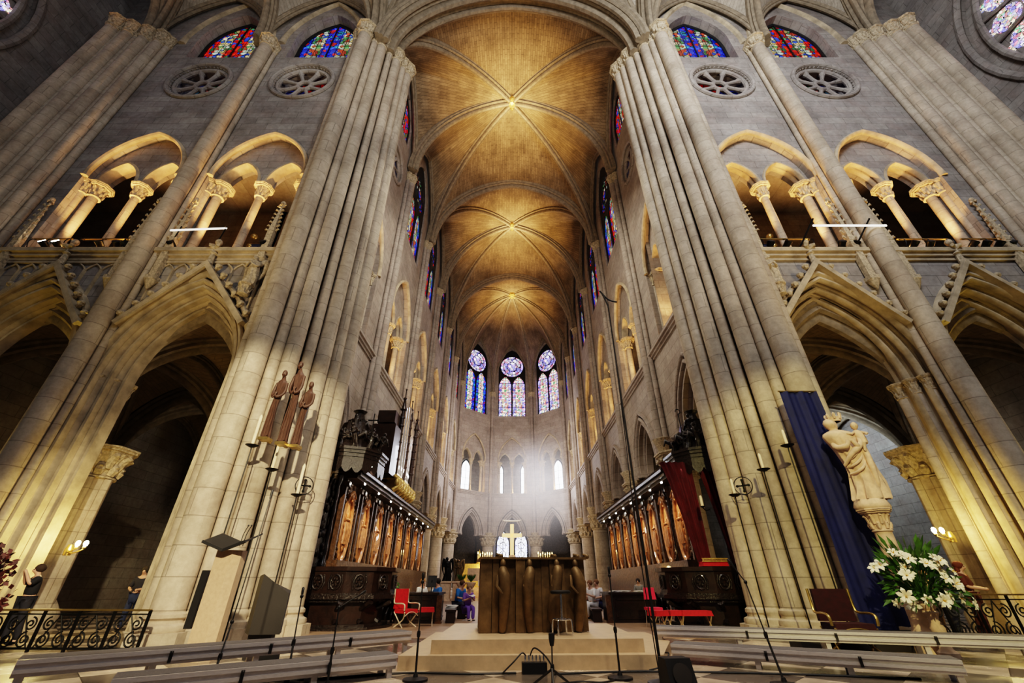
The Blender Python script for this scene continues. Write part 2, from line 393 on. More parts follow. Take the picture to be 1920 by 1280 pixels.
        for k in range(8):
            a_ = 2 * PI * (k + .5) / 8; ca, sa = math.cos(a_), math.sin(a_)
            t.tube([fr(c + q * ca, zc + q * sa, .2) for q in (.28, .5, .85, 1.1)], [.1, .075, .09, .17], 8)
        g = panes(fr, circle(1.2, c, zc), .7, c, 2.4, zc)
        window('round stone wheel window with eight spokes ' + where, t, [g], G_dim, M_wall, 'oculus')
        # stained window
        w0 = c - .15 * (1 - bi); oc = opening(2.75, 2.4, 21.45, 23.1, w0); t = MB()
        t.sweep([fr(x, z, .4) for x, z in oc] , [(-.03, .1), (-.03, -.06), (.05, -.06), (.05, .1)], (0, 1, 0))
        t.bar(fr(w0, 21.45, .4), fr(w0, 25.4, .4), .05, .05); t.bar(fr(w0 - 1.37, 21.48, .4), fr(w0 + 1.37, 21.48, .4), .08, .06)
        gl = []
        for k in (-1, 1):
            half = [p for p in oc if (p[0] - w0) * k >= -1e-6]
            if k > 0: half = [(w0, 21.45)] + half
            else: half = half + [(w0, 21.45)]
            gl.append(panes(fr, half, .44, w0 + k * .68, 1.37, 21.45))
        window('%s stained glass arched window with two standing figures ' % ('blue' if bi == 0 else 'red') + where, t, gl, G_blue if bi == 0 else G_red)
        # wall rib over the window, springing from small capitals
        t = MB(); t.sweep(ringpath(fr, (b - a) - .5, 4.2, 22.6, 22.6, (a + b) / 2, 0, 0), [(.02, .16), (-.1, .14), (-.14, .04), (-.1, -.05), (.02, -.1)], (0, 1, 0))
        trim(t, M_arch, 'wall rib arching over the stained window ' + where, 'wall rib')
        # crocketed gable
        zf, za, hw = 6.95, 9.05, 1.72; gb = MB(); lf, rg, ap = fr(c - hw, zf, -.14), fr(c + hw, zf, -.14), fr(c, za, -.14)
        PR = [(-.13, .06), (-.13, -.05), (.14, -.05), (.14, .06)]
        gb.sweep([lf, ap, rg], PR, (0, 1, 0)); gb.sweep([fr(c - hw, zf, -.22), fr(c, za, -.22), fr(c + hw, zf, -.22)], [(-.04, .1), (-.04, .03), (.04, .03), (.04, .1)], (0, 1, 0))
        gb.add([fr(c - hw, zf, -.06), fr(c, za, -.06), fr(c + hw, zf, -.06)] , [(0, 1, 2)]) if False else None
        g_ = trim(gb, M_arch, 'steep crocketed gable over the arcade arch ' + where, 'gable')
        for sd in (-1, 1):
            for k in range(6):
                f = (k + .6) / 6.4; x = c + sd * hw * (1 - f); z = zf + (za - zf) * f; cr = MB(); nx, nz = sd * .77, .63
                cr.tube([fr(x, z, -.14), fr(x + nx * .1, z + nz * .1, -.15), fr(x + nx * .2, z + nz * .2, -.18), fr(x + nx * .22, z + nz * .15, -.26)], [.05, .06, .085, .05], 6)
                cr.ball(fr(x + nx * .2, z + nz * .2 + .02, -.2), (.1, .09, .07), 8, 5); cr.build('crocket', M_carve, g_)
        fi = MB(); p = fr(c, 0, -.16); fi.lathe([(.09, 0), (.07, .35), (.12, .4), (.07, .46), (.06, .62)], (p[0], p[1], za), 8)
        for k in range(4):
            a_ = PI / 2 * k + PI / 4
            fi.tube([(p[0], p[1], za + .55), (p[0] + .12 * math.cos(a_), p[1] + .12 * math.sin(a_), za + .66), (p[0] + .2 * math.cos(a_), p[1] + .2 * math.sin(a_), za + .64)], [.06, .07, .05], 6)
        fi.ball((p[0], p[1], za + .85), (.1, .1, .12), 8, 6); fi.build('finial', M_carve, g_)
        # blind tracery in the spandrels
        if side == 'left':
            t = MB(); n = 9; sp = (b - a - .3) / n
            for k in range(n + 1):
                x = a + .15 + sp * k; zb = max(zf, za - abs(x - c) * (za - zf) / hw + .25)
                if zb < 8.95:
                    t.bar(fr(x, zb - .2, -.03), fr(x, 8.95, -.03), .05, .07)
                    for q in (-1, 1):
                        t.tube([fr(x, 8.92, -.03), fr(x + q * sp * .2, 9.05, -.03), fr(x + q * sp * .5, 9.16, -.03)], .028, 6)
            t.box((sg * (a + b) / 2, YT - .02, 9.22), (b - a, .1, .08))
            trim(t, M_arch, 'blind tracery panels above the arch ' + where, 'tracery')
    # blind panels of the end bay
    t = MB()
    for k in range(4):
        x = 17.9 + k * .45; t.tube([fr(x, 2, -.05), fr(x, 24, -.05)], .05, 6)
        if k < 3: t.sweep(ringpath(fr, .45, .5, 24, 24, x + .225, 0, -.05, 6), [(.04, .05), (-.05, .04), (-.05, -.03), (.04, -.05)], (0, 1, 0))
    for z in (9.6, 16.9): t.box((sg * 18.6, YT - .06, z), (1.9, .22, .22))
    trim(t, M_wall, 'tall blind panels on the end bay of the %s transept' % side, 'tracery')
    # end wall with the great rose
    RR = 5.7 if sg > 0 else 4.8; rk = RR / 4.7
    xe = 19.5 * sg; fe = FR((xe, 3.0, 0), (0, 1, 0), (sg, 0, 0)); we = MB()
    wall(we, fe, [(-6.5, 0), (6.5, 0), (6.5, 27.6), (-6.5, 27.6)], [circle(RR, 0, 19.8, 40)], 0, .6)
    struct(we, 'wall_%s_end' % side, M_wall, 'end wall of the %s transept holding the great rose' % side, 'wall')
    t = MB()
    for r, d_, rr in ((4.75, -.03, .14), (4.3, .15, .12), (2.4, .2, .1), (.6, .2, .12)): t.tube([fe(x, z, d_) for x, z in circle(r * rk, 0, 19.8, 48)], rr, 8, closed=True)
    gl = []
    for k in range(24):
        a_ = 2 * PI * k / 24; t.tube([fe(q * math.cos(a_), 19.8 + q * math.sin(a_), .2) for q in (.6, 4.3 * rk)], .07, 6)
        a_ += PI / 24
        for q, rr in ((3.75 * rk, .42 * rk), (3.0 * rk, .3 * rk), (4.2 * rk, .15 * rk)):
            pts = [(q * math.cos(a_) + rr * math.cos(i * PI / 6), 19.8 + q * math.sin(a_) + rr * math.sin(i * PI / 6)) for i in range(12)]
            gl.append(panes(fe, pts, .28, q * math.cos(a_), 1.2, 19.8))
    sheet = MB(); m = 48; cc = circle(RR, 0, 19.8, m); sheet.add([fe(x, z, .3) for x, z in cc], [tuple(range(m))]); t.merge(sheet)
    gg = MB(); uv = []
    for g in gl: gg.merge(g); uv += g.uv
    gg.uv = uv
    window('great rose window of the %s transept with petal panes' % side, t, [gg], G_south, M_wall, 'rose window')

# shafts and piers --------------------------------------------------------------
def pier(name, label, cat, shafts, core, zc, ch, cm=None, group=None, z0=0., lean=0.):
    # the piers spread outward a little towards the vault, so their feet stand in by `lean`
    B = MB.build
    def L(m):
        if lean: m.v = [(x + lean * max(0, 1 - z / zc) ** 1.0, y, z) for x, y, z in m.v]
        return m
    cx = sum(s[0] for s in shafts) / len(shafts); cy = sum(s[1] for s in shafts) / len(shafts)
    t = thing(name, label, cat, (cx, cy, z0), 0, group)
    if core:
        m = MB(); m.prism([(x - cx, y - cy) for x, y in core], 0, zc + ch - z0); L(m).build('core', cm or M_pier, t)
    for x, y, r in shafts:
        m = MB(); m.lathe([(r, .5 if r > .1 else .3), (r, zc - z0)], (x - cx, y - cy, 0), 18 if r > .2 else 12); L(m).build('shaft', cm or M_pier, t)
        m = at(capital(r, ch, n=18, leaves=8, ab=1.5), x - cx, y - cy, zc - z0); L(m).build('capital', M_carve, t)
        m = MB(); m.lathe(baseprof(r, .5), (x - cx, y - cy, 0), 18); k = r * 1.7
        m.prism([(x - cx - k, y - cy - k * .5), (x - cx - k * .5, y - cy - k), (x - cx + k * .5, y - cy - k), (x - cx + k, y - cy - k * .5), (x - cx + k, y - cy + k * .5), (x - cx + k * .5, y - cy + k), (x - cx - k * .5, y - cy + k), (x - cx - k, y - cy + k * .5)], 0, .2)
        L(m).build('base', M_pier, t)
    return t
CPS = [(7.0, 9.04, .17), (6.57, 8.84, .28), (6.22, 9.08, .14), (5.95, 9.28, .21), (5.68, 9.58, .14), (5.43, 9.86, .21), (5.2, 10.16, .15), (5.1, 10.5, .24)]
for side, sg in SIDES:
    core = [(7.3, 9.6), (7.25, 9.4), (6.9, 9.2), (6.4, 9.2), (6.0, 9.55), (5.65, 9.9), (5.25, 10.35), (5.2, 11.2), (6.2, 11.2), (6.2, 9.6)]
    pier('crossing_pillar', 'tall clustered pale stone pier at the choir entrance, ' + ('behind the lectern' if sg < 0 else 'behind the blue banner and statue'), 'pillar', [(x * sg + (.08 if sg > 0 else 0), y, r) for x, y, r in CPS], [(x * sg + (.08 if sg > 0 else 0), y) for x, y in core], 21.9, .75, lean=.36 if sg < 0 else .14)
    pier('transept_pillar', 'long stone shaft between the two bays of the %s transept' % side, 'pillar', [(sg * 10.74, 9.32, .09), (sg * 10.98, 9.08, .25), (sg * 11.24, 9.32, .09)], None, 21.5, .6)
    pier('corner_pillar', 'wide clustered pier at the outer end of the %s transept' % side, 'pillar', [(sg * x, y, r) for x, y, r in ((15.8, 9.3, .12), (16.06, 9.14, .2), (16.34, 9.1, .1), (16.6, 8.98, .21), (16.9, 8.9, .1), (17.15, 8.78, .21), (17.43, 8.72, .1), (17.68, 8.58, .24))], [(sg * 15.7, 9.45), (sg * 16.0, 9.32), (sg * 17.2, 8.92), (sg * 17.85, 8.75), (sg * 18.0, 9.45)], 22.0, .75)

# ------------------------------------------------------------------ choir bays and apse
def lights2(fr, c, w, z0, zs, h, rose_c, rose_r, d):
    """two lancets under a roundel: tracery frame and glass sheets"""
    oc = opening(w, h, z0, zs, c); lw = w / 2 - .16; lz = rose_c - rose_r - .55; hs = []
    for k in (-1, 1): hs.append(opening(lw, lw * .95, z0 + .06, lz - lw * .55, c + k * (w / 4 - .0)))
    t = MB(); wall(t, fr, oc, hs + [circle(rose_r, c, rose_c, 28)], d, .12)
    t.tube([fr(x, z, d) for x, z in circle(rose_r, c, rose_c, 28)], .05, 6, closed=True); t.tube([fr(x, z, d) for x, z in circle(rose_r * .45, c, rose_c, 20)], .05, 6, closed=True); t.tube([fr(x, z, d) for x, z in circle(rose_r * .78, c, rose_c, 28)], .04, 6, closed=True)
    for k in range(16):
        a_ = 2 * PI * k / 16; t.tube([fr(c + q * math.cos(a_), rose_c + q * math.sin(a_), d) for q in (.45 * rose_r, rose_r)], .022, 5)
    gl = [panes(fr, hh, d + .1, c + k * w / 4, lw, z0) for hh, k in zip(hs, (-1, 1))] + [panes(fr, circle(rose_r, c, rose_c), d + .1, c, rose_r * 2, rose_c)]
    return t, gl
def bay(fr, a, b, c, where, kind, gw=3.5, col='choir gallery columns', backwin=()):
    wl = MB(); aw = min(3.0, (b - a) - 1.9)
    if kind == 'apse': aw = 2.9
    n_ = opening(aw, 2.5, 0, 5.3, c, .24)
    holes = [opening(gw, 2.9, SILL, 13.2, c)]
    if kind == 'first': cw = c + 1.0; holes += [circle(1.0, cw, 20.3), opening(2.4, 1.7, 23.2, 24.6, cw)]; top = 28.5
    elif kind == 'mid': wz = (3.1, 18.7, 23.7, 2.6); holes += [opening(wz[0], wz[3], wz[1], wz[2], c)]; top = 28.5
    else: wz = (3.5, 18.8, 25.7, 2.6); holes += [opening(wz[0], wz[3], wz[1], wz[2], c)]; top = 29.6
    zb = 5.33                                              # the upper wall stands on the round columns
    out = [(a, zb), (n_[1][0], zb)] + n_[2:-2] + [(n_[-2][0], zb), (b, zb), (b, top), (a, top)]
    wall(wl, fr, out, holes, 0, .8)
    for s0, s1 in ((a, n_[1][0]), (n_[-2][0], b)):
        wl.add([fr(s0, zb, 0), fr(s1, zb, 0), fr(s1, zb, .8), fr(s0, zb, .8)], [(0, 1, 2, 3)])
    ty = opening(gw, 2.9, 13.2, 13.2, c); q_ = gw / 4; h1 = arch(gw * .4, 1.1, 10, 13.2, c - q_); h2 = arch(gw * .4, 1.1, 10, 13.2, c + q_)
    out = [ty[0]] + h1 + h2 + [ty[-1]] + ty[-2:0:-1]
    q = MB(); wall(q, fr, out, [], .3, .45); wl.merge(q)
    for h in (h1, h2):
        m = len(h); wl.add([fr(x, z, .3) for x, z in h] + [fr(x, z, .85) for x, z in h], [(i, i + 1, m + i + 1, m + i) for i in range(m - 1)])
    t = MB()
    for od, dd in ((.0, .0),):
        t.sweep(ringpath(fr, aw, 2.5, 5.33, 5.33, c, od, dd), ROLL, fr.n)
    t.sweep(ringpath(fr, aw, 2.5, 5.3, 5.3, c, -.2, .3), ROLL, fr.n)
    t.sweep(ringpath(fr, aw, 2.5, 5.3, 5.3, c, .26, -.02), SMALLROLL, fr.n)
    trim(t, M_wallc, 'plain moulded arcade arch ' + where, 'arch')
    t = MB(); t.sweep(ringpath(fr, gw, 2.9, 13.2, 13.2, c, .02, 0), [(.02, .14), (-.06, .13), (-.1, .07), (-.06, .0), (.02, -.03), (.1, 0), (.12, .06)], fr.n)
    for k in (-1, 1):
        t.sweep(ringpath(fr, gw * .4, 1.1, 13.2, 13.2, c + k * q_, 0, .32), [(.0, .07), (-.06, .05), (-.06, -.02), (0, -.05), (.08, -.04), (.12, .02), (.2, -.03), (.3, -.03), (.3, .06)], fr.n)
    trim(t, M_arch, 'gallery arch mouldings ' + where, 'arch')
    t = MB(); pts = [(-.2, .02), (-.2, -.1), (-.13, -.12), (-.13, -.22), (-.06, -.24), (-.06, -.34), (.05, -.34), (.05, .02)]
    m = len(pts); vs = [fr(s_, SILL + z, d) for s_ in (a, b) for d, z in pts]; t.add(vs, [(i, (i + 1) % m, m + (i + 1) % m, m + i) for i in range(m)])
    trim(t, M_wallc, 'moulded gallery ledge ' + where, 'ledge')
    for k in (-1, 0, 1):
        p = fr(c + k * (gw / 2 - .18), 0, .55); near = {0: 'middle', -1: 'first', 1: 'last'}[k]
        gallery_column('gallery_column', '%s of the three slender gallery columns %s' % (near, where), p[0], p[1], SILL, .125 if k == 0 else .16, 12.6, .6, col, None if k == 0 else fr(c + k * (gw / 2 + .08), 0, .3))
    if kind == 'first':
        t = MB()
        for r, d_, rr in ((1.05, -.03, .08), (.9, .14, .08), (.25, .2, .07)): t.tube([fr(x, z, d_) for x, z in circle(r, cw, 20.3, 28)], rr, 8, closed=True)
        for k in range(8):
            a_ = 2 * PI * (k + .5) / 8; t.tube([fr(cw + u * math.cos(a_), 20.3 + u * math.sin(a_), .2) for u in (.25, .45, .7, .9)], [.08, .06, .07, .13], 8)
        window('small round wheel window high ' + where, t, [panes(fr, circle(1.0, cw, 20.3), .3, cw, 2, 20.3)], G_dim, M_wallc, 'oculus')
        oc = opening(2.3, 1.6, 23.2, 24.6, cw); t = MB(); t.sweep([fr(x, z, .15) for x, z in oc], [(-.03, .1), (-.03, -.06), (.05, -.06), (.05, .1)], fr.n); t.bar(fr(cw, 23.2, .15), fr(cw, 26.1, .15), .05, .05)
        window('small red stained window above the wheel ' + where, t, [panes(fr, oc, .2, cw, 1.2, 23.2)], G_red)
    else:
        rc = wz[2] + .1; rr = 1.52 if kind == 'apse' else 1.25
        t, gl = lights2(fr, c, wz[0], wz[1], wz[2], wz[3], rc, rr, .3 if kind == 'apse' else .1)
        if kind == 'apse': gm = [G_apse, G_apse, G_rose] if 'middle' in where or 'right' in where else [G_apsel, G_apsel, G_rose]
        else: gm = [G_red, G_blue, G_red]
        window('tall stained window of two lancets under a roundel ' + where, t, gl, gm)
    return wl
wls = {}
for side, sg in SIDES:
    fr = FR((XC * sg, 0, 0), (0, 1, 0), (sg, 0, 0)); W = MB()
    nm = ['first', 'second', 'third', 'fourth', 'fifth']
    for i in range(5):
        a, b = CBD[i], CBD[i + 1]; c = (a + b) / 2 if i else 13.0
        W.merge(bay(fr, a, b, c, 'in the %s bay of the %s choir wall' % (nm[i], side), 'first' if i == 0 else 'mid'))
    struct(W, 'wall_choir_%s' % side, M_wallc, '%s wall of the choir with arcade, gallery and windows' % side, 'wall')
an = ['right flank', 'right facet', 'middle facet', 'left facet', 'left flank']
AFR = []
W = MB()
for i in range(5):
    (x0, y0), (x1, y1) = AP[i], AP[i + 1]; d = V((x1 - x0, y1 - y0, 0)); L = d.length; d.normalize(); n = V((d.y, -d.x, 0))
    if n.dot(V(((x0 + x1) / 2, (y0 + y1) / 2 - 40, 0))) < 0: n = -n
    fr = FR((x0, y0, 0), d, n); AFR.append((fr, L))
    W.merge(bay(fr, 0, L, L / 2, 'on the %s of the apse' % an[i], 'mid' if i in (0, 4) else 'apse', 3.4, 'apse gallery columns'))
struct(W, 'wall_apse', M_wallc, 'curving apse wall at the far end of the choir', 'wall')

# wall shafts of choir and apse
def wshaft(label, x, y, nx, ny, z0, zc, mat, group):
    tx, ty = -ny, nx
    S = [(x - nx * .22, y - ny * .22, .19), (x - nx * .1 + tx * .3, y - ny * .1 + ty * .3, .11), (x - nx * .1 - tx * .3, y - ny * .1 - ty * .3, .11)]
    t = thing('wall_pillar', label, 'pillar', (x, y, z0), 0, group)
    for a, b, r in S:
        m = MB(); m.lathe([(r, 0), (r, zc - z0)], (a - x, b - y, 0), 12); m.build('shaft', mat, t)
        at(capital(r, .6, n=12, leaves=6, ab=1.5), a - x, b - y, zc - z0).build('capital', M_carve, t)
    m = MB(); m.lathe([(.08, -.9), (.2, -.6), (.3, -.3), (.42, -.1), (.46, 0), (.3, .06)], (-nx * .1, -ny * .1, 0), 14, mod=lambda a, i: 1 + (.08 * math.cos(6 * a) if 0 < i < 3 else 0)); m.build('corbel', M_carve, t)
ordn = ['nearest', 'second', 'third', 'fourth', 'fifth']
for side, sg in SIDES:
    for i in range(1, 6): wshaft('%s triple wall shaft along the %s side of the choir' % (ordn[i - 1], side), XC * sg, CBD[i], sg, 0, 5.9, 21.3, M_wallc, 'choir wall shafts')
for i in (1, 2, 3, 4):
    x, y = AP[i]; n = V((x, y - 40.5, 0)).normalized(); wshaft(('outer ' if i in (1, 4) else 'inner ') + ('right' if x > 0 else 'left') + ' triple wall shaft between the apse windows', x, y, n.x, n.y, 5.6, 21.3, M_wallc, 'apse wall shafts')
# round columns of the arcade
def bigcol(label, x, y, group, r=.55):
    t = thing('round_column', label, 'column', (x, y, 0), 0, group)
    m = MB(); m.lathe([(r * 1.5, 0), (r * 1.5, .3), (r * 1.3, .42), (r * 1.35, .5), (r * 1.05, .6), (r, .7), (r, 4.35)], n=24); m.build('shaft', M_pier, t)
    m = at(capital(r, 1.0, n=28, leaves=12, ab=1.45), 0, 0, 4.35); m.build('capital', M_carve, t)
for side, sg in SIDES:
    for i in range(1, 6): bigcol('%s thick round column along the %s choir arcade' % (ordn[i - 1], side), (XC + .35) * sg, CBD[i], 'choir arcade columns')
for i in (1, 2, 3, 4):
    x, y = AP[i]; n = V((x, y - 40.5, 0)).normalized() * .3; bigcol(('outer ' if i in (1, 4) else 'inner ') + ('right' if x > 0 else 'left') + ' round column of the apse arcade', x + n.x, y + n.y, 'apse arcade columns', .6)

# ------------------------------------------------------------------ vaults
def arcz(f, b, h):
    x = f * b
    if h >= b: R = (b * b + h * h) / (2 * b); return math.sqrt(max(0, R * R - (R - x) ** 2))
    return h * math.sqrt(max(0, 1 - (1 - f) ** 2))
def curve(P0, P1, n=14):
    P0 = V(P0); P1 = V(P1); b = math.hypot(P1.x - P0.x, P1.y - P0.y); h = P1.z - P0.z; L = []
    for i in range(n + 1):
        t = i / n; f = 1 - math.cos(t * PI / 2) if h < b else None
        if f is None:
            R = (b * b + h * h) / (2 * b); am = math.asin(min(1, h / R)); f = (R - R * math.cos(am * t)) / b
        L.append(V((P0.x + (P1.x - P0.x) * f, P0.y + (P1.y - P0.y) * f, P0.z + arcz(f, b, h))))
    return L
def web(mb, A, B, m=6, bulge=.06):
    n = len(A); vs = []; uv = []; s = 0
    for i in range(n):
        if i: s += (B[i] - B[i - 1]).length
        Lr = (B[i] - A[i]).length
        for j in range(m + 1):
            f = j / m; p = A[i].lerp(B[i], f); p.z += bulge * Lr * 4 * f * (1 - f) * .5; vs.append(p); uv.append((f * Lr, s))
    o = len(mb.v); mb.add(vs, [(i * (m + 1) + j, i * (m + 1) + j + 1, (i + 1) * (m + 1) + j + 1, (i + 1) * (m + 1) + j) for i in range(n - 1) for j in range(m)])
    mb.uv = (mb.uv or []) + uv
RIB = [(-.2, .12), (-.2, .02), (-.15, -.02), (-.17, -.09), (-.11, -.13), (-.08, -.11), (-.085, -.2), (-.04, -.26), (.04, -.26), (.085, -.2), (.08, -.11), (.11, -.13), (.17, -.09), (.15, -.02), (.2, .02), (.2, .12)]
def rib(C, k=1.0):
    mb = MB(); d = C[-1] - C[0]; sd = V((-d.y, d.x, 0)).normalized(); mb.sweep(C, [(a * k, b * k) for a, b in RIB], sd)
    # make sure that the moulded edge hangs below the web
    t = (C[1] - C[0]).normalized(); nn = t.cross(sd)
    inward = V((d.x, d.y, 0)).normalized()
    if nn.dot(inward) > 0: mb = MB(); mb.sweep(C, [(a * k, -b * k) for a, b in RIB], sd)
    return mb
def boss(x, y, z, r=.42):
    m = MB(); m.lathe([(r, .1), (r, -.1), (r * .9, -.2), (r * .55, -.26), (r * .5, -.34), (0.01, -.38)], (x, y, z), 24, mod=lambda a, i: 1 + (.12 * math.cos(8 * a) if i > 1 else 0))
    for k in range(8):
        a = 2 * PI * k / 8; m.ball((x + r * .8 * math.cos(a), y + r * .8 * math.sin(a), z - .2), (.11, .11, .1), 8, 5)
    return m
def sexpartite(name, P, L, w, z0, zk, za, zf, mat, label, mid=True, first=True, last=True, zk_end=None, tk=1.7):
    """P(p, q, z) maps length and width to the world; ribs are children of the web"""
    W = MB(); R = []; K = V(P(L / 2, 0, zk)); zb = zk_end or za
    for q in (-1, 1):
        for p0, ap in ((0, za), (L, zb)):
            D = curve(P(p0, q * w, z0), K); A = curve(P(p0, q * w, z0), P(p0, 0, ap)); web(W, A, D); R.append(('rib', rib(D, 1.45)))
            if (p0 == 0 and first) or (p0 == L and last): 
                if p0 == 0 and tk > 2:
                    for dp, kk in ((-.75, 1.5), (-.25, 2.0), (.35, 1.5)): R.append(('transverse_arch', rib([a_ + (V(P(dp, 0, 0)) - V(P(0, 0, 0))) for a_ in A], kk)))
                else: R.append(('transverse_arch', rib(A, 1.7)))
            pf = L / 4 if p0 == 0 else 3 * L / 4
            if not mid: pf = L / 2
            F = curve(P(p0, q * w, z0 + .3), P(pf, q * w, zf)); web(W, D, F); R.append(('wall_rib', rib(F, .8)))
            if mid:
                M_ = curve(P(L / 2, q * w, z0), K); F2 = curve(P(L / 2, q * w, z0 + .3), P(pf, q * w, zf)); web(W, M_, F2); R.append(('wall_rib', rib(F2, .8)))
        if mid: R.append(('rib', rib(curve(P(L / 2, q * w, z0), K), 1.45)))
    o = struct(W, name, mat, label, 'vault', sharp=60)
    for n, m in R: m.build(n, M_rib, o)
    boss(K.x, K.y, K.z - .1).build('keystone', M_gold, o)
    return o
M_gold = plain('gilt', (.75, .5, .16), .4, .6, var=.4, scale=12, bump=.3)
ZS = 22.0
sexpartite('ceiling_choir_near', lambda p, q, z: (q, 9.7 + p, z), 12.1, 5.95, ZS, 29.3, 28.5, 27.2, M_vault, 'ribbed stone vault over the near choir bays', last=False, tk=3.0)
sexpartite('ceiling_choir_middle', lambda p, q, z: (q, 21.8 + p, z), 11.4, 5.95, ZS, 29.9, 28.5, 27.2, M_vault, 'ribbed stone vault over the middle choir bays')
# apse half dome of webs round a hub
W = MB(); HUB = V((0, 38.6, 30.2)); R = []
pts = [(5.95, 33.2), (6.0, 39.0), (5.9, 44.9), (2.42, 48.2), (-2.42, 48.2), (-5.9, 44.9), (-6.0, 39.0), (-5.95, 33.2)]
for i, (x, y) in enumerate(pts):
    D = curve((x, y, ZS), HUB, 16); R.append(rib(D, 1.2))
    if i < 7:
        x2, y2 = pts[i + 1]; zf = 28.9 if i in (2, 3, 4) else 27.4; m_ = ((x + x2) / 2, (y + y2) / 2, zf)
        D2 = curve((x2, y2, ZS), HUB, 16); F1 = curve((x, y, ZS + .3), m_, 16); F2 = curve((x2, y2, ZS + .3), m_, 16); web(W, D, F1, bulge=.02); web(W, D2, F2, bulge=.02); R += [rib(F1, .8), rib(F2, .8)]
for q in (-1, 1):
    A = curve((q * 5.95, 33.2, ZS), (0, 33.2, 28.5), 16); web(W, A, curve((q * 5.95, 33.2, ZS), HUB, 16))
o = struct(W, 'ceiling_apse', M_vault, 'fan of ribbed vault webs over the apse', 'vault', sharp=60)
for m in R: m.build('rib', M_rib, o)
boss(HUB.x, HUB.y, HUB.z - .1, .5).build('keystone', M_gold, o)
for side, sg in SIDES:
    sexpartite('ceiling_transept_%s' % side, lambda p, q, z: (sg * (6.4 + p), 3.05 + q, z), 10.4, 6.15, ZS + .3, 29.0, 28.4, 27.0, M_tvault, 'ribbed vault of the %s transept' % side)
sexpartite('ceiling_crossing', lambda p, q, z: (q, 9.5 - p, z), 12.9, 6.2, ZS + .3, 29.6, 28.6, 28.4, M_tvault, 'ribbed vault over the crossing', mid=False)

# floors, gallery and aisle shells ------------------------------------------------
def tilefloor():
    M = NT('floor_tiles'); p = M.n('NewGeometry').outputs['Position']
    mp = M.n('Mapping', i_Vector=p, i_Rotation=(0, 0, PI / 4), i_Location=(.2, .1, 0)).outputs[0]
    ck = M.n('TexChecker', i_Vector=mp, i_Scale=1.18, i_Color1=(.58, .47, .36, 1), i_Color2=(.15, .125, .105, 1))
    br = M.n('TexBrick', offset=0.0, i_Vector=mp, i_Scale=1.0, i_Brick_Width=.8475, i_Row_Height=.8475, i_Mortar_Size=.006, i_Color1=(1, 1, 1, 1), i_Color2=(1, 1, 1, 1), i_Mortar=(.3, .3, .3, 1))
    n = M.n('TexNoise', i_Vector=p, i_Scale=3., i_Detail=5.); k = M.ramp(n.outputs[0], [(.3, (.65, .65, .65)), (.7, (1.1, 1.1, 1.1))])
    M.l(M.mix(1, M.mix(1, ck.outputs[0], br.outputs[0], 'MULTIPLY'), k, 'MULTIPLY'), M.b.inputs['Base Color'])
    r = M.math('MULTIPLY_ADD', n.outputs[0], .25, .12); M.l(r, M.b.inputs['Roughness']); return M.m
M_floor = tilefloor()
M_cfloor = plain('choir_floor', (.3, .2, .13), .45, var=.2, scale=3)
m = MB(); m.box((0, 20, -.1), (60, 80, .2)); struct(m, 'floor', M_floor, 'polished stone floor of dark and light diamond tiles', 'floor', smooth=False)
m = MB(); m.prism([(-4.6, 9.9), (4.6, 9.9), (4.6, 40), (-4.6, 40)], 0, .012); struct(m, 'floor_choir', M_cfloor, 'brown choir floor behind the altar platform', 'floor', smooth=False)

# gallery shells
for side, sg in SIDES:
    m = MB()
    def bx(x0, x1, y0, y1, z0, z1): m.box((sg * (x0 + x1) / 2, (y0 + y1) / 2, (z0 + z1) / 2), (x1 - x0, y1 - y0, z1 - z0))
    bx(6.3, 22, 9.5, 14.6, 9.25, 9.55); bx(6.3, 11.4, 14.6, 39.5, 9.25, 9.55)
    bx(11.2, 11.5, 14.3, 40, 9.55, 17); bx(11.2, 26, 14.3, 14.6, 9.55, 17); bx(6.3, 26, 9.5, 14.6, 16.9, 17.2); bx(22, 22.3, 9.5, 14.6, 9.55, 17); bx(6.3, 11.4, 14.6, 39.5, 16.9, 17.2)
    bx(10.9, 11.3, 10.2, 14.3, 9.55, 12) if False else None
    fr = FR((0, 14.3, 0), (sg, 0, 0), (0, 1, 0))
    wall(m, fr, [(6.3, 9.55), (7.3, 9.55)] + opening(3.2, 1.9, 9.55, 13.2, 9.0)[1:-1] + [(10.6, 9.55), (11.4, 9.55), (11.4, 17), (6.3, 17)], [], 0, .4)
    struct(m, 'wall_gallery_%s' % side, M_wall, 'floor, back wall and ceiling of the %s gallery' % side, 'wall', smooth=False)
    t = MB(); t.sweep(ringpath(fr, 3.2, 1.9, 9.55, 13.2, 9.0, 0, -.05), ROLL, (0, 1, 0))
    for c in (13.3, 17.0): t.sweep([(sg * x, 14.22, z) for x, z in opening(2.6, 1.9, 9.55, 12.2, c)], ROLL, (0, 1, 0))
    for c in (13.3,): t.sweep([(sg * x, 14.22, z) for x, z in opening(1.2, .8, 10.2, 11.2, c)], SMALLROLL, (0, 1, 0))
    trim(t, M_wall, 'inner arches at the back of the %s transept gallery' % side, 'arch')
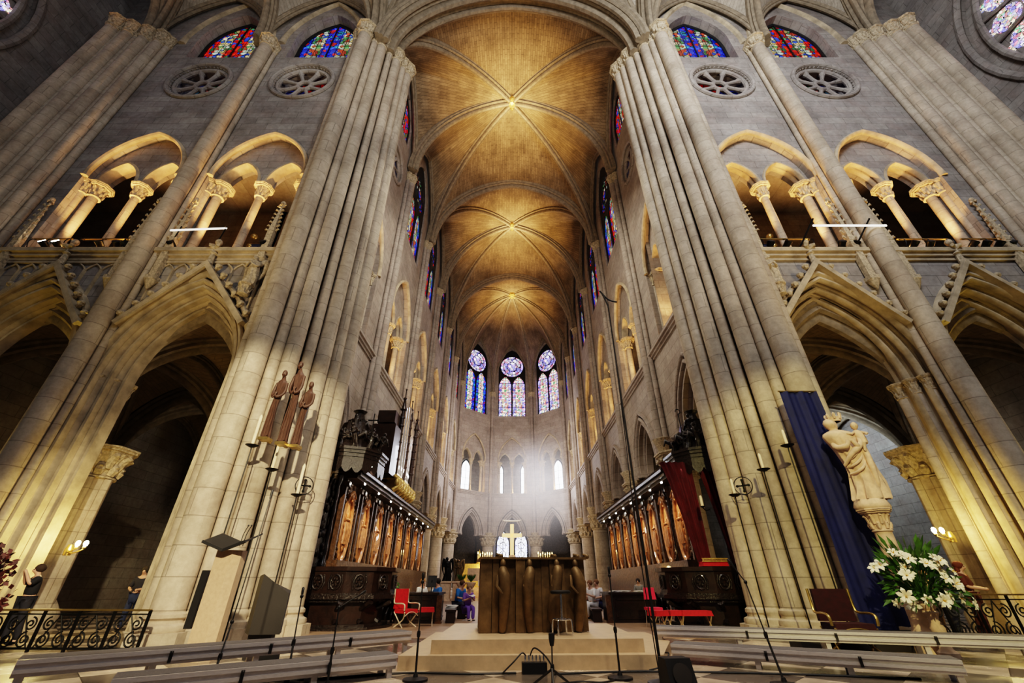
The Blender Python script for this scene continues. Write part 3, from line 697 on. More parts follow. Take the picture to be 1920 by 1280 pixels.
for i, (fr, L) in enumerate(AFR):
    m = MB()
    def q(a0, a1, d0, d1, z0, z1):
        P = [fr(a, z, d) for z in (z0, z1) for a, d in ((a0, d0), (a1, d0), (a1, d1), (a0, d1))]
        m.add(P, [(3, 2, 1, 0), (4, 5, 6, 7), (0, 1, 5, 4), (1, 2, 6, 5), (2, 3, 7, 6), (3, 0, 4, 7)])
    q(-1.6, L + 1.6, .5, 4.2, 9.2, 9.5); q(-2.2, L + 2.2, 4.2, 4.5, 9.2, 17); q(-1.6, L + 1.6, .5, 4.2, 16.9, 17.1)
    struct(m, 'wall_apse_gallery_%d' % i, M_wall, 'back of the apse gallery behind the ' + an[i], 'wall', smooth=False)
    # frames run from right to left
    for c, nm in {0: ((L / 2, 'single'),), 1: ((L - .45, 'right'),), 2: ((L * .14, 'right'), (L * .86, 'left')), 3: ((.45, 'left'),), 4: ((L / 2, 'single'),)}[i]:
        oc = opening(1.5, 1.2, 9.7, 13.0, c, n=6); t = MB(); t.sweep([fr(x, z, 4.1) for x, z in oc], [(-.05, .1), (-.05, -.05), (.05, -.05), (.05, .1)], fr.n)
        t.bar(fr(c, 9.7, 4.12), fr(c, 14.1, 4.12), .05, .05)
        for z in (10.4, 11.2, 12, 12.8): t.bar(fr(c - .75, z, 4.12), fr(c + .75, z, 4.12), .03, .03)
        window('bright clear gallery window seen through the %s of the apse, %s one' % (an[i], nm), t, [panes(fr, oc, 4.16, c, 1.5, 9.7)], G_day)

# aisles: dark vaulted bays behind the arcades
M_avault = stone('aisle_vault_stone', (.36, .27, .16), (.3, .22, .13), .6, .2, uv=True, stain=.6)
for side, sg in SIDES:
    for k, (x0, x1, y0, y1, nm) in enumerate(((6.9, 11.3, 10.2, 16.2, 'inner aisle, near bay'), (6.9, 11.3, 16.2, 21.8, 'inner aisle, second bay'), (11.3, 16.2, 10.2, 16.2, 'outer aisle, near bay'), (11.3, 16.2, 16.2, 21.8, 'outer aisle, second bay'))):
        xm = (x0 + x1) / 2; w = (x1 - x0) / 2
        sexpartite('ceiling_aisle_%s_%d' % (side, k), lambda p, q, z: (sg * (xm + q), y0 + p, z), y1 - y0, w, 4.6, 8.3, 8.1, 8.0, M_avault, 'dark ribbed vault of the %s %s' % (side, nm), mid=False)
    ch = [('the arcade pier', 11.7, 11.7), ('the second aisle bay', 11.4, 16.4), ('the far aisle bay', 11.4, 21.8)]
    for nm, x, y in ch:
        t = thing('aisle_column', 'round aisle column with a leafy capital at %s, %s side' % (nm, side), 'column', (sg * x, y, 0), 0, 'aisle columns')
        r = .5 if y < 12 else .42
        a = MB(); a.lathe([(r * 1.4, 0), (r * 1.4, .3), (r * 1.15, .5), (r, .6), (r, 3.4)], n=20)
        if y < 12:
            for q in range(5): a.lathe([(.16, 0), (.1, .5), (.1, 3.4)], (r * 1.05 * math.cos(PI + q * PI / 4), r * 1.05 * math.sin(PI + q * PI / 4), 0), 8)
        a.build('shaft', M_pier, t); at(capital(r, .85, n=24, leaves=10, ab=1.5), 0, 0, 3.4).build('capital', M_carve, t)
    m = MB()
    m.box((sg * 16.8, 24, 4.6), (.5, 29, 9.2)); m.box((sg * 14, 26.0, 4.6), (6, .5, 9.2)); m.box((sg * 9, 40, 4.6), (5, .5, 9.2))
    if sg > 0: m.box((sg * 9, 24.5, 4.6), (4.6, .4, 9.2))
    m.box((sg * 12, 17.5, 9.0), (11, 16, .3)); m.box((sg * 9, 33, 9.0), (5, 15, .3))
    struct(m, 'wall_aisle_%s' % side, M_wall, 'outer wall and end wall of the %s aisle' % side, 'wall', smooth=False)
# ambulatory wall behind the apse columns
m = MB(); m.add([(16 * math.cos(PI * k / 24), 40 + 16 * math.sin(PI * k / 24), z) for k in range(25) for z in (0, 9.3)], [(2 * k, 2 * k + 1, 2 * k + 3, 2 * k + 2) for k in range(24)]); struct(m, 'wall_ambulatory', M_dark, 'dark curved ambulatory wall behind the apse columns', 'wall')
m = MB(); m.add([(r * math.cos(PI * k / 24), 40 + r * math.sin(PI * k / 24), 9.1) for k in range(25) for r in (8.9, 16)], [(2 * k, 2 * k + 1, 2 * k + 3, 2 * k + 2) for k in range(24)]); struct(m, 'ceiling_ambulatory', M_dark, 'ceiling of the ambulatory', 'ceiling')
fa = FR((0, 55.6, 0), (1, 0, 0), (0, 1, 0))
for c, nm in ((-1.1, 'left'), (1.1, 'right'), (-5.2, 'far left'), (5.6, 'far right')):
    oc = opening(1.5, 1.5, 2.2, 5.0, c, n=8); t = MB(); t.sweep([fa(x, z, -.2) for x, z in oc], [(-.08, .15), (-.08, -.05), (.05, -.05), (.05, .15)], (0, 1, 0)); t.bar(fa(c, 2.2, -.2), fa(c, 6.3, -.2), .08, .05)
    for z in (3.1, 4, 4.9):
        t.tube([fa(x, z_, -.2) for x, z_ in circle(.36, c, z, 12)], .04, 5, closed=True)
    window('bright pale ambulatory window with round leads, ' + nm, t, [panes(fa, oc, -.12, c, 1.5, 2.2)], stained('glass_ambulatory', [(0, (.7, .75, 1)), (.5, (.9, .9, 1)), (.85, (.35, .35, .9))], [(0, (.9, .9, 1)), (.7, (.6, .65, 1))], 4.5, 4., (.01, .01), 1.1) if nm == 'left' else bpy.data.materials['glass_ambulatory'])

# ------------------------------------------------------------------ light
def lamp(kind, name, loc, energy, col, target=None, size=.1, angle=60, blend=1.0, shape=None):
    l = bpy.data.lights.new(name, kind); l.energy = energy; l.color = col
    o = bpy.data.objects.new(name, l); COL.objects.link(o); o.location = loc
    if kind == 'SPOT': l.spot_size = math.radians(angle); l.spot_blend = blend; l.shadow_soft_size = size
    elif kind == 'AREA':
        l.size = size
        if shape: l.shape = 'RECTANGLE'; l.size_y = shape
    elif kind == 'POINT': l.shadow_soft_size = size
    if target is not None:
        d = V(target) - V(loc); o.rotation_euler = d.to_track_quat('-Z', 'Y').to_euler()
    return o
W_ = bpy.data.worlds.new('world'); sc.world = W_; W_.use_nodes = True
bg = W_.node_tree.nodes['Background']; bg.inputs[0].default_value = (.78, .8, .9, 1); bg.inputs[1].default_value = .045
GOLD = (1, .64, .27)
# floods shining up at the vault crowns
for y, z, e in ((15.75, 29.3, 1500), (27.5, 29.9, 1500), (38.6, 30.2, 1200)):
    lamp('SPOT', 'vault_flood', (0, y, z - 2.6), e * .3, (1, .74, .38), (0, y, z), .3, 150, 1.0)
    lamp('SPOT', 'vault_wash', (0, y, z - 12), e * 3.0, (1, .58, .2), (0, y, z), .5, 66, 1.0)
# gallery floods on the ledges
ORG = (1, .58, .24)
for side, sg in SIDES:
    for c, a, b in TB:
        for k in (-.8, .8): lamp('SPOT', 'gallery_flood', (sg * (c + k * 1.1), YT + .3, SILL + .25), 900, (1, .52, .17), (sg * (c + k), YT + .5, 14), .08, 62, .6)
        for k in (-1.1, .4): lamp('POINT', 'gallery_glow', (sg * (c + k), YT + .05, SILL + .25), 9, (1, .5, .16), size=.08)
    for i in range(5):
        c = (CBD[i] + CBD[i + 1]) / 2 if i else 13.0
        for k in (-.9, .9): lamp('SPOT', 'gallery_flood', (sg * (XC + .3), c + k, SILL + .25), 340, (1, .54, .18), (sg * (XC + .5), c + k * .9, 14), .08, 60, .6)
        lamp('POINT', 'gallery_glow', (sg * (XC + .3), c + .45, SILL + .3), 38, ORG, size=.1)
for i in (0, 1, 2, 3, 4):
    fr, L = AFR[i]; lamp('POINT', 'gallery_glow', fr(L / 2 - .5, SILL + .3, .3), 45, ORG, size=.1)
# white floods on the lower crossing piers, from across the crossing
WARM_ = (1, .84, .55)
lamp('SPOT', 'pier_flood_left', (-1.5, -1.5, 6.5), 5200, WARM_, (-6.1, 9.2, 2.0), .12, 40, .45)
lamp('SPOT', 'pier_flood_right', (2.0, -2, 7), 2600, (1, .84, .38), (6.7, 9.2, 1.6), .12, 36, .45)
lamp('SPOT', 'pier_wash_left', (-8.5, 1, 3), 1150, (1, .78, .48), (-6.5, 9.2, 14), .3, 70, .9)
lamp('SPOT', 'pier_wash_right', (8.5, 1, 3), 1000, (1, .76, .46), (6.5, 9.2, 14), .3, 70, .9)
lamp('SPOT', 'pier_crown', (0, 1, 12), 1000, (1, .88, .7), (-6.3, 9.4, 22), .4, 50, .9)
lamp('SPOT', 'pier_crown_right', (0, 1, 12), 1000, (1, .88, .7), (6.3, 9.4, 22), .4, 50, .9)
# cool day from the transept windows above
lamp('AREA', 'day_left', (-8, -2.5, 20), 160, (.8, .86, 1), (-11, 9.4, 18), 5)
lamp('AREA', 'day_right', (6, -2.5, 19), 1250, (.9, .93, 1), (8.5, 9.4, 19), 5)
# altar flood from the crossing vault
lamp('SPOT', 'altar_flood', (1.5, -2, 13), 1500, (1, .8, .55), (.4, 7.4, .3), .3, 36, .9)
# yellow arcade floods
YEL = (1, .74, .16)
for side, sg in SIDES:
    lamp('SPOT', 'arcade_flood', (sg * 12.0, 8.95, .3), 520, YEL, (sg * 11.35, 9.35, 6), .08, 38, .8)
    lamp('POINT', 'aisle_fill', (sg * 9.0, 13.2, 2.6), 14, (1, .72, .4), size=.15)  # unseen point lights added to lift the dark aisle vaults
    lamp('POINT', 'aisle_fill', (sg * 13.8, 13.2, 2.6), 12, (1, .72, .4), size=.15)
    lamp('SPOT', 'arcade_flood_outer', (sg * 17.0, 7.2, .35), 320, YEL, (sg * 16.0, 9.2, 5), .1, 75, .9)
    lamp('SPOT', 'spandrel_flood', (sg * 9, 6.2, 5.0), 85, (1, .74, .28), (sg * 8.6, 9.4, 8.0), .2, 100, .9)
lamp('AREA', 'aisle_day', (13.6, 18.5, 7.2), 90, (.75, .88, 1), (16.6, 19.2, 4.2), 1.0)
lamp('SPOT', 'floor_fill', (0, 2, 20), 4200, (1, .82, .58), (0, 5.8, 0), .4, 50, 1.0)  # unseen spot added to brighten the floor tiles
# choir: cool day in the apse, unseen fills added to brighten choir and apse
lamp('AREA', 'choir_day', (1.5, 45, 12), 900, (.86, .88, 1), (0, 30, 5), 4)
for sg in (-1, 1): lamp('SPOT', 'choir_wall_fill', (-sg * 4.5, 22, 4.3), 650, (1, .93, .8), (sg * 6.2, 17, 9), .4, 110, 1.0); lamp('SPOT', 'choir_wall_fill', (-sg * 4.5, 31, 4.3), 500, (1, .92, .84), (sg * 6.2, 34, 10), .4, 110, 1.0)  # unseen spots added to lift the choir walls
lamp('AREA', 'apse_fill', (0, 35, 13), 480, (1, .9, .88), (0, 48, 10), 4)
lamp('AREA', 'choir_fill', (0, 12, 17), 520, (1, .93, .8), (0, 22, 3), 5)
sc.view_settings.view_transform = 'Filmic'; sc.view_settings.look = 'High Contrast'; sc.view_settings.exposure = 0.48
sc.cycles.max_bounces = 5; sc.cycles.diffuse_bounces = 3; sc.cycles.glossy_bounces = 3; sc.cycles.transmission_bounces = 4; sc.cycles.sample_clamp_indirect = 4.0
sc.cycles.use_denoising = True; sc.cycles.caustics_reflective = False; sc.cycles.caustics_refractive = False
# ------------------------------------------------------------------ materials for the things
M_bronze = plain('bronze', (.19, .125, .06), .55, .55, var=.4, scale=5, bump=.35)
M_marble = plain('pale_step_stone', (.56, .42, .27), .38, 0, var=.12, scale=9, bump=.08)
M_oak = plain('dark_oak', (.022, .0095, .006), .35, 0, var=.5, scale=5, bump=.5, coat=.2)
M_oakc = plain('carved_dark_oak', (.016, .009, .007), .33, 0, var=.6, scale=16, bump=1.0, coat=.25)
M_stall = plain('carved_walnut', (.1, .045, .018), .38, 0, var=.55, scale=11, bump=.9, coat=.3)
M_stallp = plain('pale_walnut', (.5, .225, .085), .38, 0, var=.4, scale=9, bump=.6, coat=.3)
M_red = plain('red_velvet', (.5, .012, .02), .8, 0, var=.2, scale=12)
M_dred = plain('dark_red_velvet', (.03, .0025, .005), .85, 0, var=.3, scale=12)
M_pink = plain('bright_red_leather', (.75, .03, .1), .45)
M_chrome = plain('chrome', (.8, .8, .8), .12, 1., var=.05)
M_cream = plain('cream_paint', (.75, .62, .45), .4, .3)
M_alu = plain('aluminium', (.66, .63, .64), .35, .35, var=.12, scale=20, stretch=(1, 1, 8))
M_carpet = plain('grey_carpet', (.13, .12, .12), .9, var=.3, scale=60)
M_grey = plain('dark_grey_panel', (.02, .0165, .015), .65, var=.12, scale=4)
M_beige = plain('beige_stone', (.5, .36, .24), .5, var=.1, scale=20)
M_blue = plain('blue_cloth', (.009, .013, .085), .75, var=.25, scale=4)
M_statue = plain('statue_stone', (.68, .5, .36), .75, var=.2, scale=8, bump=.25)
M_wax = plain('candle_wax', (.85, .72, .48), .5, var=.08)
M_wood = plain('red_brown_wood', (.075, .034, .021), .55, var=.4, scale=6, bump=.35, stretch=(6, 6, 1))
M_brass = plain('brass', (.5, .36, .14), .35, .9, var=.2)
M_leaf = plain('leaf_green', (.05, .13, .02), .5, var=.5, scale=10)
M_petal = plain('white_petal', (.85, .82, .68), .55, var=.1)
M_yel = plain('yellow_stamen', (.7, .4, .05), .6)
M_rleaf = plain('red_blossom', (.045, .004, .004), .7, var=.6, scale=12)
M_white = plain('white_cloth', (.8, .77, .72), .8, var=.08)
M_tin = plain('organ_pipe_tin', (.85, .82, .8), .18, .9, var=.1)
M_bulb = glow('lit_bulb', (1, .78, .3), 60)
M_spot = glow('small_white_spot', (1, .95, .85), 40)
M_flame = glow('candle_flame', (1, .6, .15), 22)
M_tubew = glow('white_tube', (1, .97, .9), 1.2)
M_curt = plain('dark_red_curtain', (.09, .003, .006), .85, var=.3, scale=5)

def smooth_path(pts, n=6):
    P = [V(p) for p in pts]; out = []
    for i in range(len(P) - 1):
        p0, p1, p2, p3 = P[max(i - 1, 0)], P[i], P[i + 1], P[min(i + 2, len(P) - 1)]
        for k in range(n):
            t = k / n; out.append(.5 * ((2 * p1) + (p2 - p0) * t + (2 * p0 - 5 * p1 + 4 * p2 - p3) * t * t + (3 * p1 - p0 - 3 * p2 + p3) * t ** 3))
    return out + [P[-1]]
def tubeS(m, pts, r, n=8, k=6): m.tube(smooth_path(pts, k), r, n)

# ---- platform, altar, stool
t = thing('altar_platform', 'two-step pale stone platform under the bronze altar', 'platform', (.3, 7.8, 0))
m = MB(); m.prism([(-1.73, -1.35), (1.64, -1.25), (2.2, .2), (2.2, 1.6), (-1.73, 1.6)], 0, .15); m.build('step', M_marble, t, smooth=False)
m = MB(); m.prism([(-1.35, -1.22), (1.46, -1.05), (1.46, 1.4), (-1.35, 1.4)], .15, .3); m.build('step', M_marble, t, smooth=False)
t = thing('altar', 'square bronze altar with tall figures in its pleated front', 'altar', (.35, 7.45, .3), .12)
m = MB(); W_a, H_a = 1.7, .985; random.seed(3)
m.box((0, .58, H_a / 2), (W_a - .08, 1.0, H_a)); m.build('body', M_bronze, t, smooth=False)
m = MB(); xs = [-.85, -.66, -.55, -.42, -.3, -.13, -.05, .12, .25, .37, .5, .62, .7, .85]
for a, b in zip(xs, xs[1:]):
    d = random.choice((.0, .03, .06, .09)); m.box(((a + b) / 2, .06 + d / 2, H_a / 2 - .005), (b - a - .01, .12 - d, H_a - .02), top=.97)
m.build('pleated_front', M_bronze, t, smooth=False)
m = MB(); m.box((0, .55, H_a), (W_a + .02, 1.14, .03)); m.build('top_slab', M_bronze, t, smooth=False)
for x, q, z0 in ((-.5, .02, .62), (-.08, -.02, .6), (.36, -.06, .3), (.66, .03, .6)):
    m = MB(); path = [(x, -.0, .02), (x + q, -.05, z0 * .5), (x + q * 1.5, -.09, z0), (x, -.08, .78), (x, -.04, .84)]
    m.tube(smooth_path(path, 5), [.05 + .045 * math.sin(PI * min(1, i / 20 * 1.0)) for i in range(21)], 10)
    m.ball((x, -.05, .9), (.045, .045, .07), 10, 7); m.tube([(x - .08, -.06, .74), (x - .1, -.12, .6), (x - .01, -.15, .5)], [.03, .025, .018], 8)
    m.build('relief_figure', M_bronze, t)
for x in (-.58, .3, .68, .84):
    m = MB(); m.tube([(x, .06, H_a), (x + .02, .04, H_a + .05), (x - .02, .03, H_a + .06)], [.04, .03, .015], 8); m.ball((x + .06, .06, H_a + .03), (.035, .03, .035), 8, 6); m.build('finial', M_bronze, t)
t = thing('bar_stool', 'chrome bar stool with a round black seat before the altar', 'stool', (.72, 7.12, .3))
m = MB(); m.lathe([(.02, .50), (.13, .5), (.15, .515), (.15, .535), (.12, .55), (.01, .552)], n=24); m.build('seat', M_blk, t)
m = MB(); m.lathe([(.018, .2), (.018, .5)], n=12); m.lathe([(.035, .17), (.035, .215)], n=12); m.build('column', M_chrome, t)
m = MB(); m.tube([(.11 * math.cos(2 * PI * k / 24), .11 * math.sin(2 * PI * k / 24), .19) for k in range(24)], .01, 8, closed=True)
m.bar((-.11, 0, .19), (.11, 0, .19), .016, .012); m.bar((0, -.11, .19), (0, .11, .19), .016, .012); m.build('foot_ring', M_chrome, t)
for k in range(4):
    a = PI / 4 + PI / 2 * k + .3; m = MB(); tubeS(m, [(.09 * math.cos(a), .09 * math.sin(a), .195), (.13 * math.cos(a), .13 * math.sin(a), .19), (.15 * math.cos(a), .15 * math.sin(a), .15), (.155 * math.cos(a), .155 * math.sin(a), 0)], .011); m.build('leg', M_chrome, t)

# ---- lectern and grey stand
t = thing('lectern', 'beige stone lectern with an open black book rest', 'lectern', (-4.4, 7.2, 0))
m = MB(); m.prism([(-.17, -.08), (.1, -.12), (.19, -.02), (.19, .12), (-.17, .12)], 0, 1.38); m.build('pillar', M_beige, t, smooth=False)
for sd in (-1, 1):
    m = MB(); e = sd * .33; P = [(0, -.2, 1.36), (0, .2, 1.5), (e, .16, 1.62), (e, -.24, 1.48)]; P += [(x, y, z + .025) for x, y, z in P]
    m.add(P, [(0, 1, 2, 3), (4, 5, 6, 7), (0, 1, 5, 4), (1, 2, 6, 5), (2, 3, 7, 6), (3, 0, 4, 7)]); m.bar((0, -.22, 1.37), (e, -.26, 1.49), .03, .04); m.build('book_rest', M_blk, t, smooth=False)
m = MB(); m.box((-.3, .02, .74), (.1, .05, .74)); m.build('side_panel', M_blk, t, smooth=False)
for q in (0, .05):
    m = MB(); tubeS(m, [(.02 + q, .14, 1.45), (.04 + q, .12, 1.62), (.12 + q, .05, 1.74)], .006, 6); m.ball((.12 + q, .05, 1.745), .014, 8, 6); m.build('microphone', M_blk, t)
t = thing('slanted_cabinet', 'dark grey slant-topped cabinet beside the stone lectern', 'cabinet', (-3.8, 7.25, 0))
P = [(-.2, .25), (.02, -.06), (.44, .0), (.3, .34)]; m = MB(); zt = (1.04, 1.06, .8, .84)
m.add([(x, y, .3) for x, y in P] + [(x, y, z) for (x, y), z in zip(P, zt)], [(3, 2, 1, 0), (4, 5, 6, 7), (0, 1, 5, 4), (1, 2, 6, 5), (2, 3, 7, 6), (3, 0, 4, 7)]); m.build('body', M_grey, t, smooth=False)
m = MB(); m.prism([(-.02, .02), (.3, .06), (.26, .26), (-.02, .26)], .0, .3); m.build('plinth', M_grey, t, smooth=False)
m = MB(); m.box((.38, -.02, .06), (.22, .14, .11)); m.build('foot_block', M_blk, t, smooth=False)

# ---- riser benches
def bench(label, A, B, h, nleg):
    A = V((*A, 0)); B = V((*B, 0)); d = (B - A); L = d.length; a = math.atan2(d.y, d.x)
    t = thing('riser_bench', label, 'bench', A, a)
    m = MB(); m.box((L / 2, .17, h - .012), (L, .36, .024)); m.build('plank', M_carpet, t, smooth=False)
    m = MB(); f = h - .105
    m.sweep([(0, -.015, f + .0), (L, -.015, f)], [(-.0, .0), (.0, .0)], (0, 1, 0)) if False else None
    m.box((L / 2, -.014, h - .02), (L, .05, .035)); m.box((L / 2, -.004, h - .055), (L, .03, .04)); m.box((L / 2, -.014, h - .09), (L, .05, .03)); m.box((L / 2, -.002, h - .12), (L, .026, .035)); m.build('front_rail', M_alu, t, smooth=False)
    m = MB(); m.box((L / 2, .345, h - .07), (L, .03, .11)); m.build('back_rail', M_alu, t, smooth=False)
    for k in range(nleg):
        x = .06 + (L - .12) * k / (nleg - 1)
        for y in (.03, .31): m = MB(); m.box((x, y, (h - .13) / 2), (.06, .045, h - .13)); m.build('leg', M_alu, t, smooth=False)
    for k in range(1, nleg - 1):
        x = .06 + (L - .12) * k / (nleg - 1) + .12; m = MB(); m.box((x, -.045, h - .07), (.03, .025, .1)); m.ball((x, -.06, h - .035), .016, 8, 5); m.build('clamp', M_blk, t)
bench('long rear aluminium riser bench on the left, in front of the lectern', (-4.55, 4.74), (-1.5, 7.42), .33, 5)
bench('shorter front aluminium riser bench on the left', (-3.49, 4.58), (-1.36, 6.04), .22, 4)
bench('long rear aluminium riser bench on the right, below the red armchair', (2.35, 8.2), (6.9, 6.6), .33, 5)
bench('shorter front aluminium riser bench on the right', (2.2, 7.02), (4.88, 5.6), .22, 4)

# ---- microphone stands and sound gear
def mic_stand(label, x, y, top, tip=None, base='disc', bulky=False):
    t = thing('microphone_stand', label, 'microphone stand', (x, y, 0))
    m = MB()
    if base == 'disc': m.lathe([(.14, 0), (.14, .02), (.03, .035), (.02, .07)], n=24)
    else:
        for k in range(3): a = 2 * PI * k / 3 + .5; m.tube([(0, 0, .16), (.24 * math.cos(a), .24 * math.sin(a), .01)], .012, 6)
    m.build('base', M_blk, t)
    m = MB(); T = V(top) - V((x, y, 0)); m.tube([(0, 0, .03), T * .45, T * .45], .012, 8); m.tube([T * .44, T], .008, 8); m.build('pole', M_blk, t)
    m = MB(); m.lathe([(.018, -.03), (.022, 0), (.018, .03)], T * .45, 10); m.ball(T, .022, 8, 6); m.build('clutch', M_blk, t)
    E_ = T
    if tip: E_ = V(tip) - V((x, y, 0)); m = MB(); m.tube([T + (T - E_) * .12, E_], .007, 8); m.build('boom', M_blk, t)
    m = MB(); d = (E_ - (T if tip else V((0, 0, E_.z - 1)))).normalized(); r = .035 if bulky else .016
    m.tube([E_ - d * .02, E_ + d * .05, E_ + d * .09, E_ + d * .1], [r * .6, r, r, r * .5], 10); m.build('microphone', M_blk, t)
mic_stand('tall black boom microphone stand in front of the left bench, mic high by the lectern', -3.12, 5.45, (-3.25, 5.75, .55), (-3.3, 5.9, 1.95))
mic_stand('black microphone stand reaching up toward the dark throne, on the left', -2.4, 5.6, (-2.55, 5.85, .8))
mic_stand('thin black microphone stand left of the platform, second from the steps', -1.9, 5.42, (-1.95, 5.5, .7), (-1.83, 5.8, .82))
mic_stand('thin black microphone stand at the left corner of the platform steps', -1.08, 5.85, (-1.1, 5.85, .95))
mic_stand('black microphone stand on a round base, right of the platform steps', 1.23, 5.95, (1.23, 5.95, 1.02))
mic_stand('black microphone stand among the right benches', 2.9, 5.6, (2.9, 5.9, .95), (2.82, 5.95, 1.12))
mic_stand('short black stand with a round headed microphone before the altar', .42, 5.45, (.44, 5.6, .36), None, 'tripod', True)
t = thing('microphone_mast', 'very tall thin black mast with a small hook at its top', 'mast', (1.62, 5.65, 0))
m = MB(); m.lathe([(.16, 0), (.16, .02), (.03, .05)], n=20); m.build('base', M_blk, t)
m = MB(); m.lathe([(.017, .03), (.017, 1.6), (.013, 1.62), (.013, 3.3), (.009, 3.32), (.009, 5.0)], n=10); m.build('pole', M_blk, t)
m = MB(); tubeS(m, [(0, 0, 4.98), (-.06, .0, 5.2), (-.1, 0, 5.28), (.02, 0, 5.1), (.16, 0, 5.05)], [.014] * 25, 8); m.build('hook', M_blk, t)
m = MB(); tubeS(m, [(-.03, -.02, .02), (-.06, -.02, 1.5), (-.02, -.02, 3.2), (0, -.01, 4.95)], .006, 6); m.build('cable', M_blk, t)
t = thing('monitor_speaker', 'black wedge monitor speaker on the tiled floor at the mast foot', 'speaker', (1.72, 5.42, 0), .15)
m = MB(); P = [(-.15, -.13), (.15, -.13), (.15, .13), (-.15, .13)]; m.add([(x, y, 0) for x, y in P] + [(-.14, -.05, .26), (.14, -.05, .26), (.14, .12, .26), (-.14, .12, .26)], [(3, 2, 1, 0), (4, 5, 6, 7), (0, 1, 5, 4), (1, 2, 6, 5), (2, 3, 7, 6), (3, 0, 4, 7)]); m.build('cabinet', M_blk, t, smooth=False)
m = MB(); m.lathe([(.09, 0), (.1, .01), (.02, .015)], n=20); o = m.build('grille', M_grey, t); o.location = (0, -.1, .13); o.rotation_euler = (math.radians(73), 0, 0)
t = thing('stage_box', 'small black audio stage box with plugged cables before the steps', 'stage box', (.27, 6.28, 0), .05)
m = MB(); m.box((0, 0, .055), (.3, .12, .11)); m.build('case', M_blk, t, smooth=False)
for k in range(6): m = MB(); m.lathe([(.012, .0), (.012, .05), (.007, .07)], (-.11 + k * .045, 0, .11), 8); m.build('plug', M_chrome, t)
def cable(label, pts, r=.009):
    m = MB(); tubeS(m, pts, r, 6, 8); tag(m.build('audio_cable', M_blk), label, 'cable')
cable('black cable lying along the foot of the platform steps, left part', [(-3.2, 5.6, .01), (-2.2, 5.9, .01), (-1.3, 6.25, .01), (-.5, 6.2, .01), (.05, 6.25, .012)], .012)
cable('black cable lying along the foot of the platform steps, right part', [(.5, 6.2, .01), (1.1, 6.3, .01), (1.75, 6.36, .01), (3.2, 6.2, .01), (4.6, 5.9, .01)], .012)
cable('thin black cable looping up from the stage box, left loop', [(-.12, 6.2, .01), (.02, 6.22, .12), (.12, 6.26, .2), (.17, 6.28, .17)])
cable('thin black cable arching over the top of the stage box', [(.22, 6.28, .17), (.28, 6.27, .25), (.42, 6.2, .16), (.52, 6.15, .01)])
cable('black cable from the short stand to the round stand base', [(.45, 5.6, .01), (.75, 5.75, .01), (1.0, 5.72, .01), (1.2, 5.9, .01)])
cable('black cable climbing the right end of the platform steps', [(1.7, 6.44, .01), (1.9, 6.48, .05), (2.0, 6.52, .16), (1.98, 6.6, .165)])
cable('black cable trailing over the choir floor on the right', [(2.2, 8.6, .01), (2.6, 9.4, .01), (3.1, 10.2, .01), (3.6, 10.6, .01)])

# ---- chairs
def armchair(label, x, y, rz, s, vel, fr_m, wide=1.0):
    t = thing('armchair', label, 'armchair', (x, y, 0), rz); t.scale = (s * wide, s, s)
    m = MB(); m.box((0, 0, .42), (.52, .5, .1), top=.96); m.build('seat', vel, t)
    m = MB(); m.box((0, .27, .74), (.5, .08, .52), top=.94); m.build('backrest', vel, t)
    for sd in (-1, 1):
        m = MB(); tubeS(m, [(sd * .28, .28, 1.0), (sd * .28, .27, .7), (sd * .29, .2, .62), (sd * .3, -.1, .62), (sd * .3, -.24, .58), (sd * .29, -.24, .44)], .02); m.build('armrest', fr_m, t)
        m = MB(); tubeS(m, [(sd * .26, -.24, .4), (sd * .2, -.1, .2), (sd * .28, .2, .0)], .018); m.build('leg', fr_m, t)
        m = MB(); tubeS(m, [(sd * .26, .24, .4), (sd * .2, .1, .2), (sd * .28, -.22, .0)], .018); m.build('leg', fr_m, t)
    m = MB(); tubeS(m, [(-.26, -.25, .3), (-.12, -.25, .38), (0, -.25, .4), (.12, -.25, .38), (.26, -.25, .3)], .012); m.build('apron', fr_m, t)
armchair('red armchair with cream frame beside the left choir desk, facing right', -2.66, 12.3, .95, .82, M_red, M_cream)
armchair('wide dark red armchair standing before the right crossing pier', 5.25, 7.78, -.1, .86, M_dred, M_brass, 1.32)
def xstool(label, x, y, rz, w=.5):
    t = thing('folding_stool', label, 'stool', (x, y, 0), rz)
    m = MB(); m.box((0, 0, .36), (w, .36, .1), top=.92); m.build('cushion', M_red, t)
    for sd in (-1, 1):
        for e in (-1, 1): m = MB(); m.tube([(sd * (w / 2 - .04), e * .15, .32), (sd * (w / 2 - .04) - sd * .0, -e * .15, 0)], .013, 8); m.build('leg', M_cream, t)
xstool('small red stool beside the armchair at the left desk', -2.2, 12.6, .2, .4)
xstool('red cross-legged stool, farthest left of the row before the right throne', 3.3, 11.1, .3, .34)
xstool('red cross-legged stool in the middle of the row before the right throne', 3.7, 11.2, .1, .34)
xstool('broad red upholstered stool nearest the right throne', 4.15, 11.15, 0, .7)
t = thing('side_chair', 'small chair with a bright pink-red back behind the red stools', 'chair', (3.5, 12.1, 0), PI)
m = MB(); m.box((0, 0, .4), (.36, .36, .06)); m.build('seat', M_pink, t)
m = MB(); m.box((0, -.17, .72), (.3, .05, .26), top=.85); m.build('backrest', M_pink, t)
for sx in (-1, 1):
    for sy in (-1, 1): m = MB(); m.tube([(sx * .15, sy * .15, .38), (sx * .17, sy * .17, 0)], .014, 8); m.build('leg', M_chrome, t)
    m = MB(); m.tube([(sx * .13, -.17, .38), (sx * .13, -.18, .62)], .012, 8); m.build('back_post', M_chrome, t)
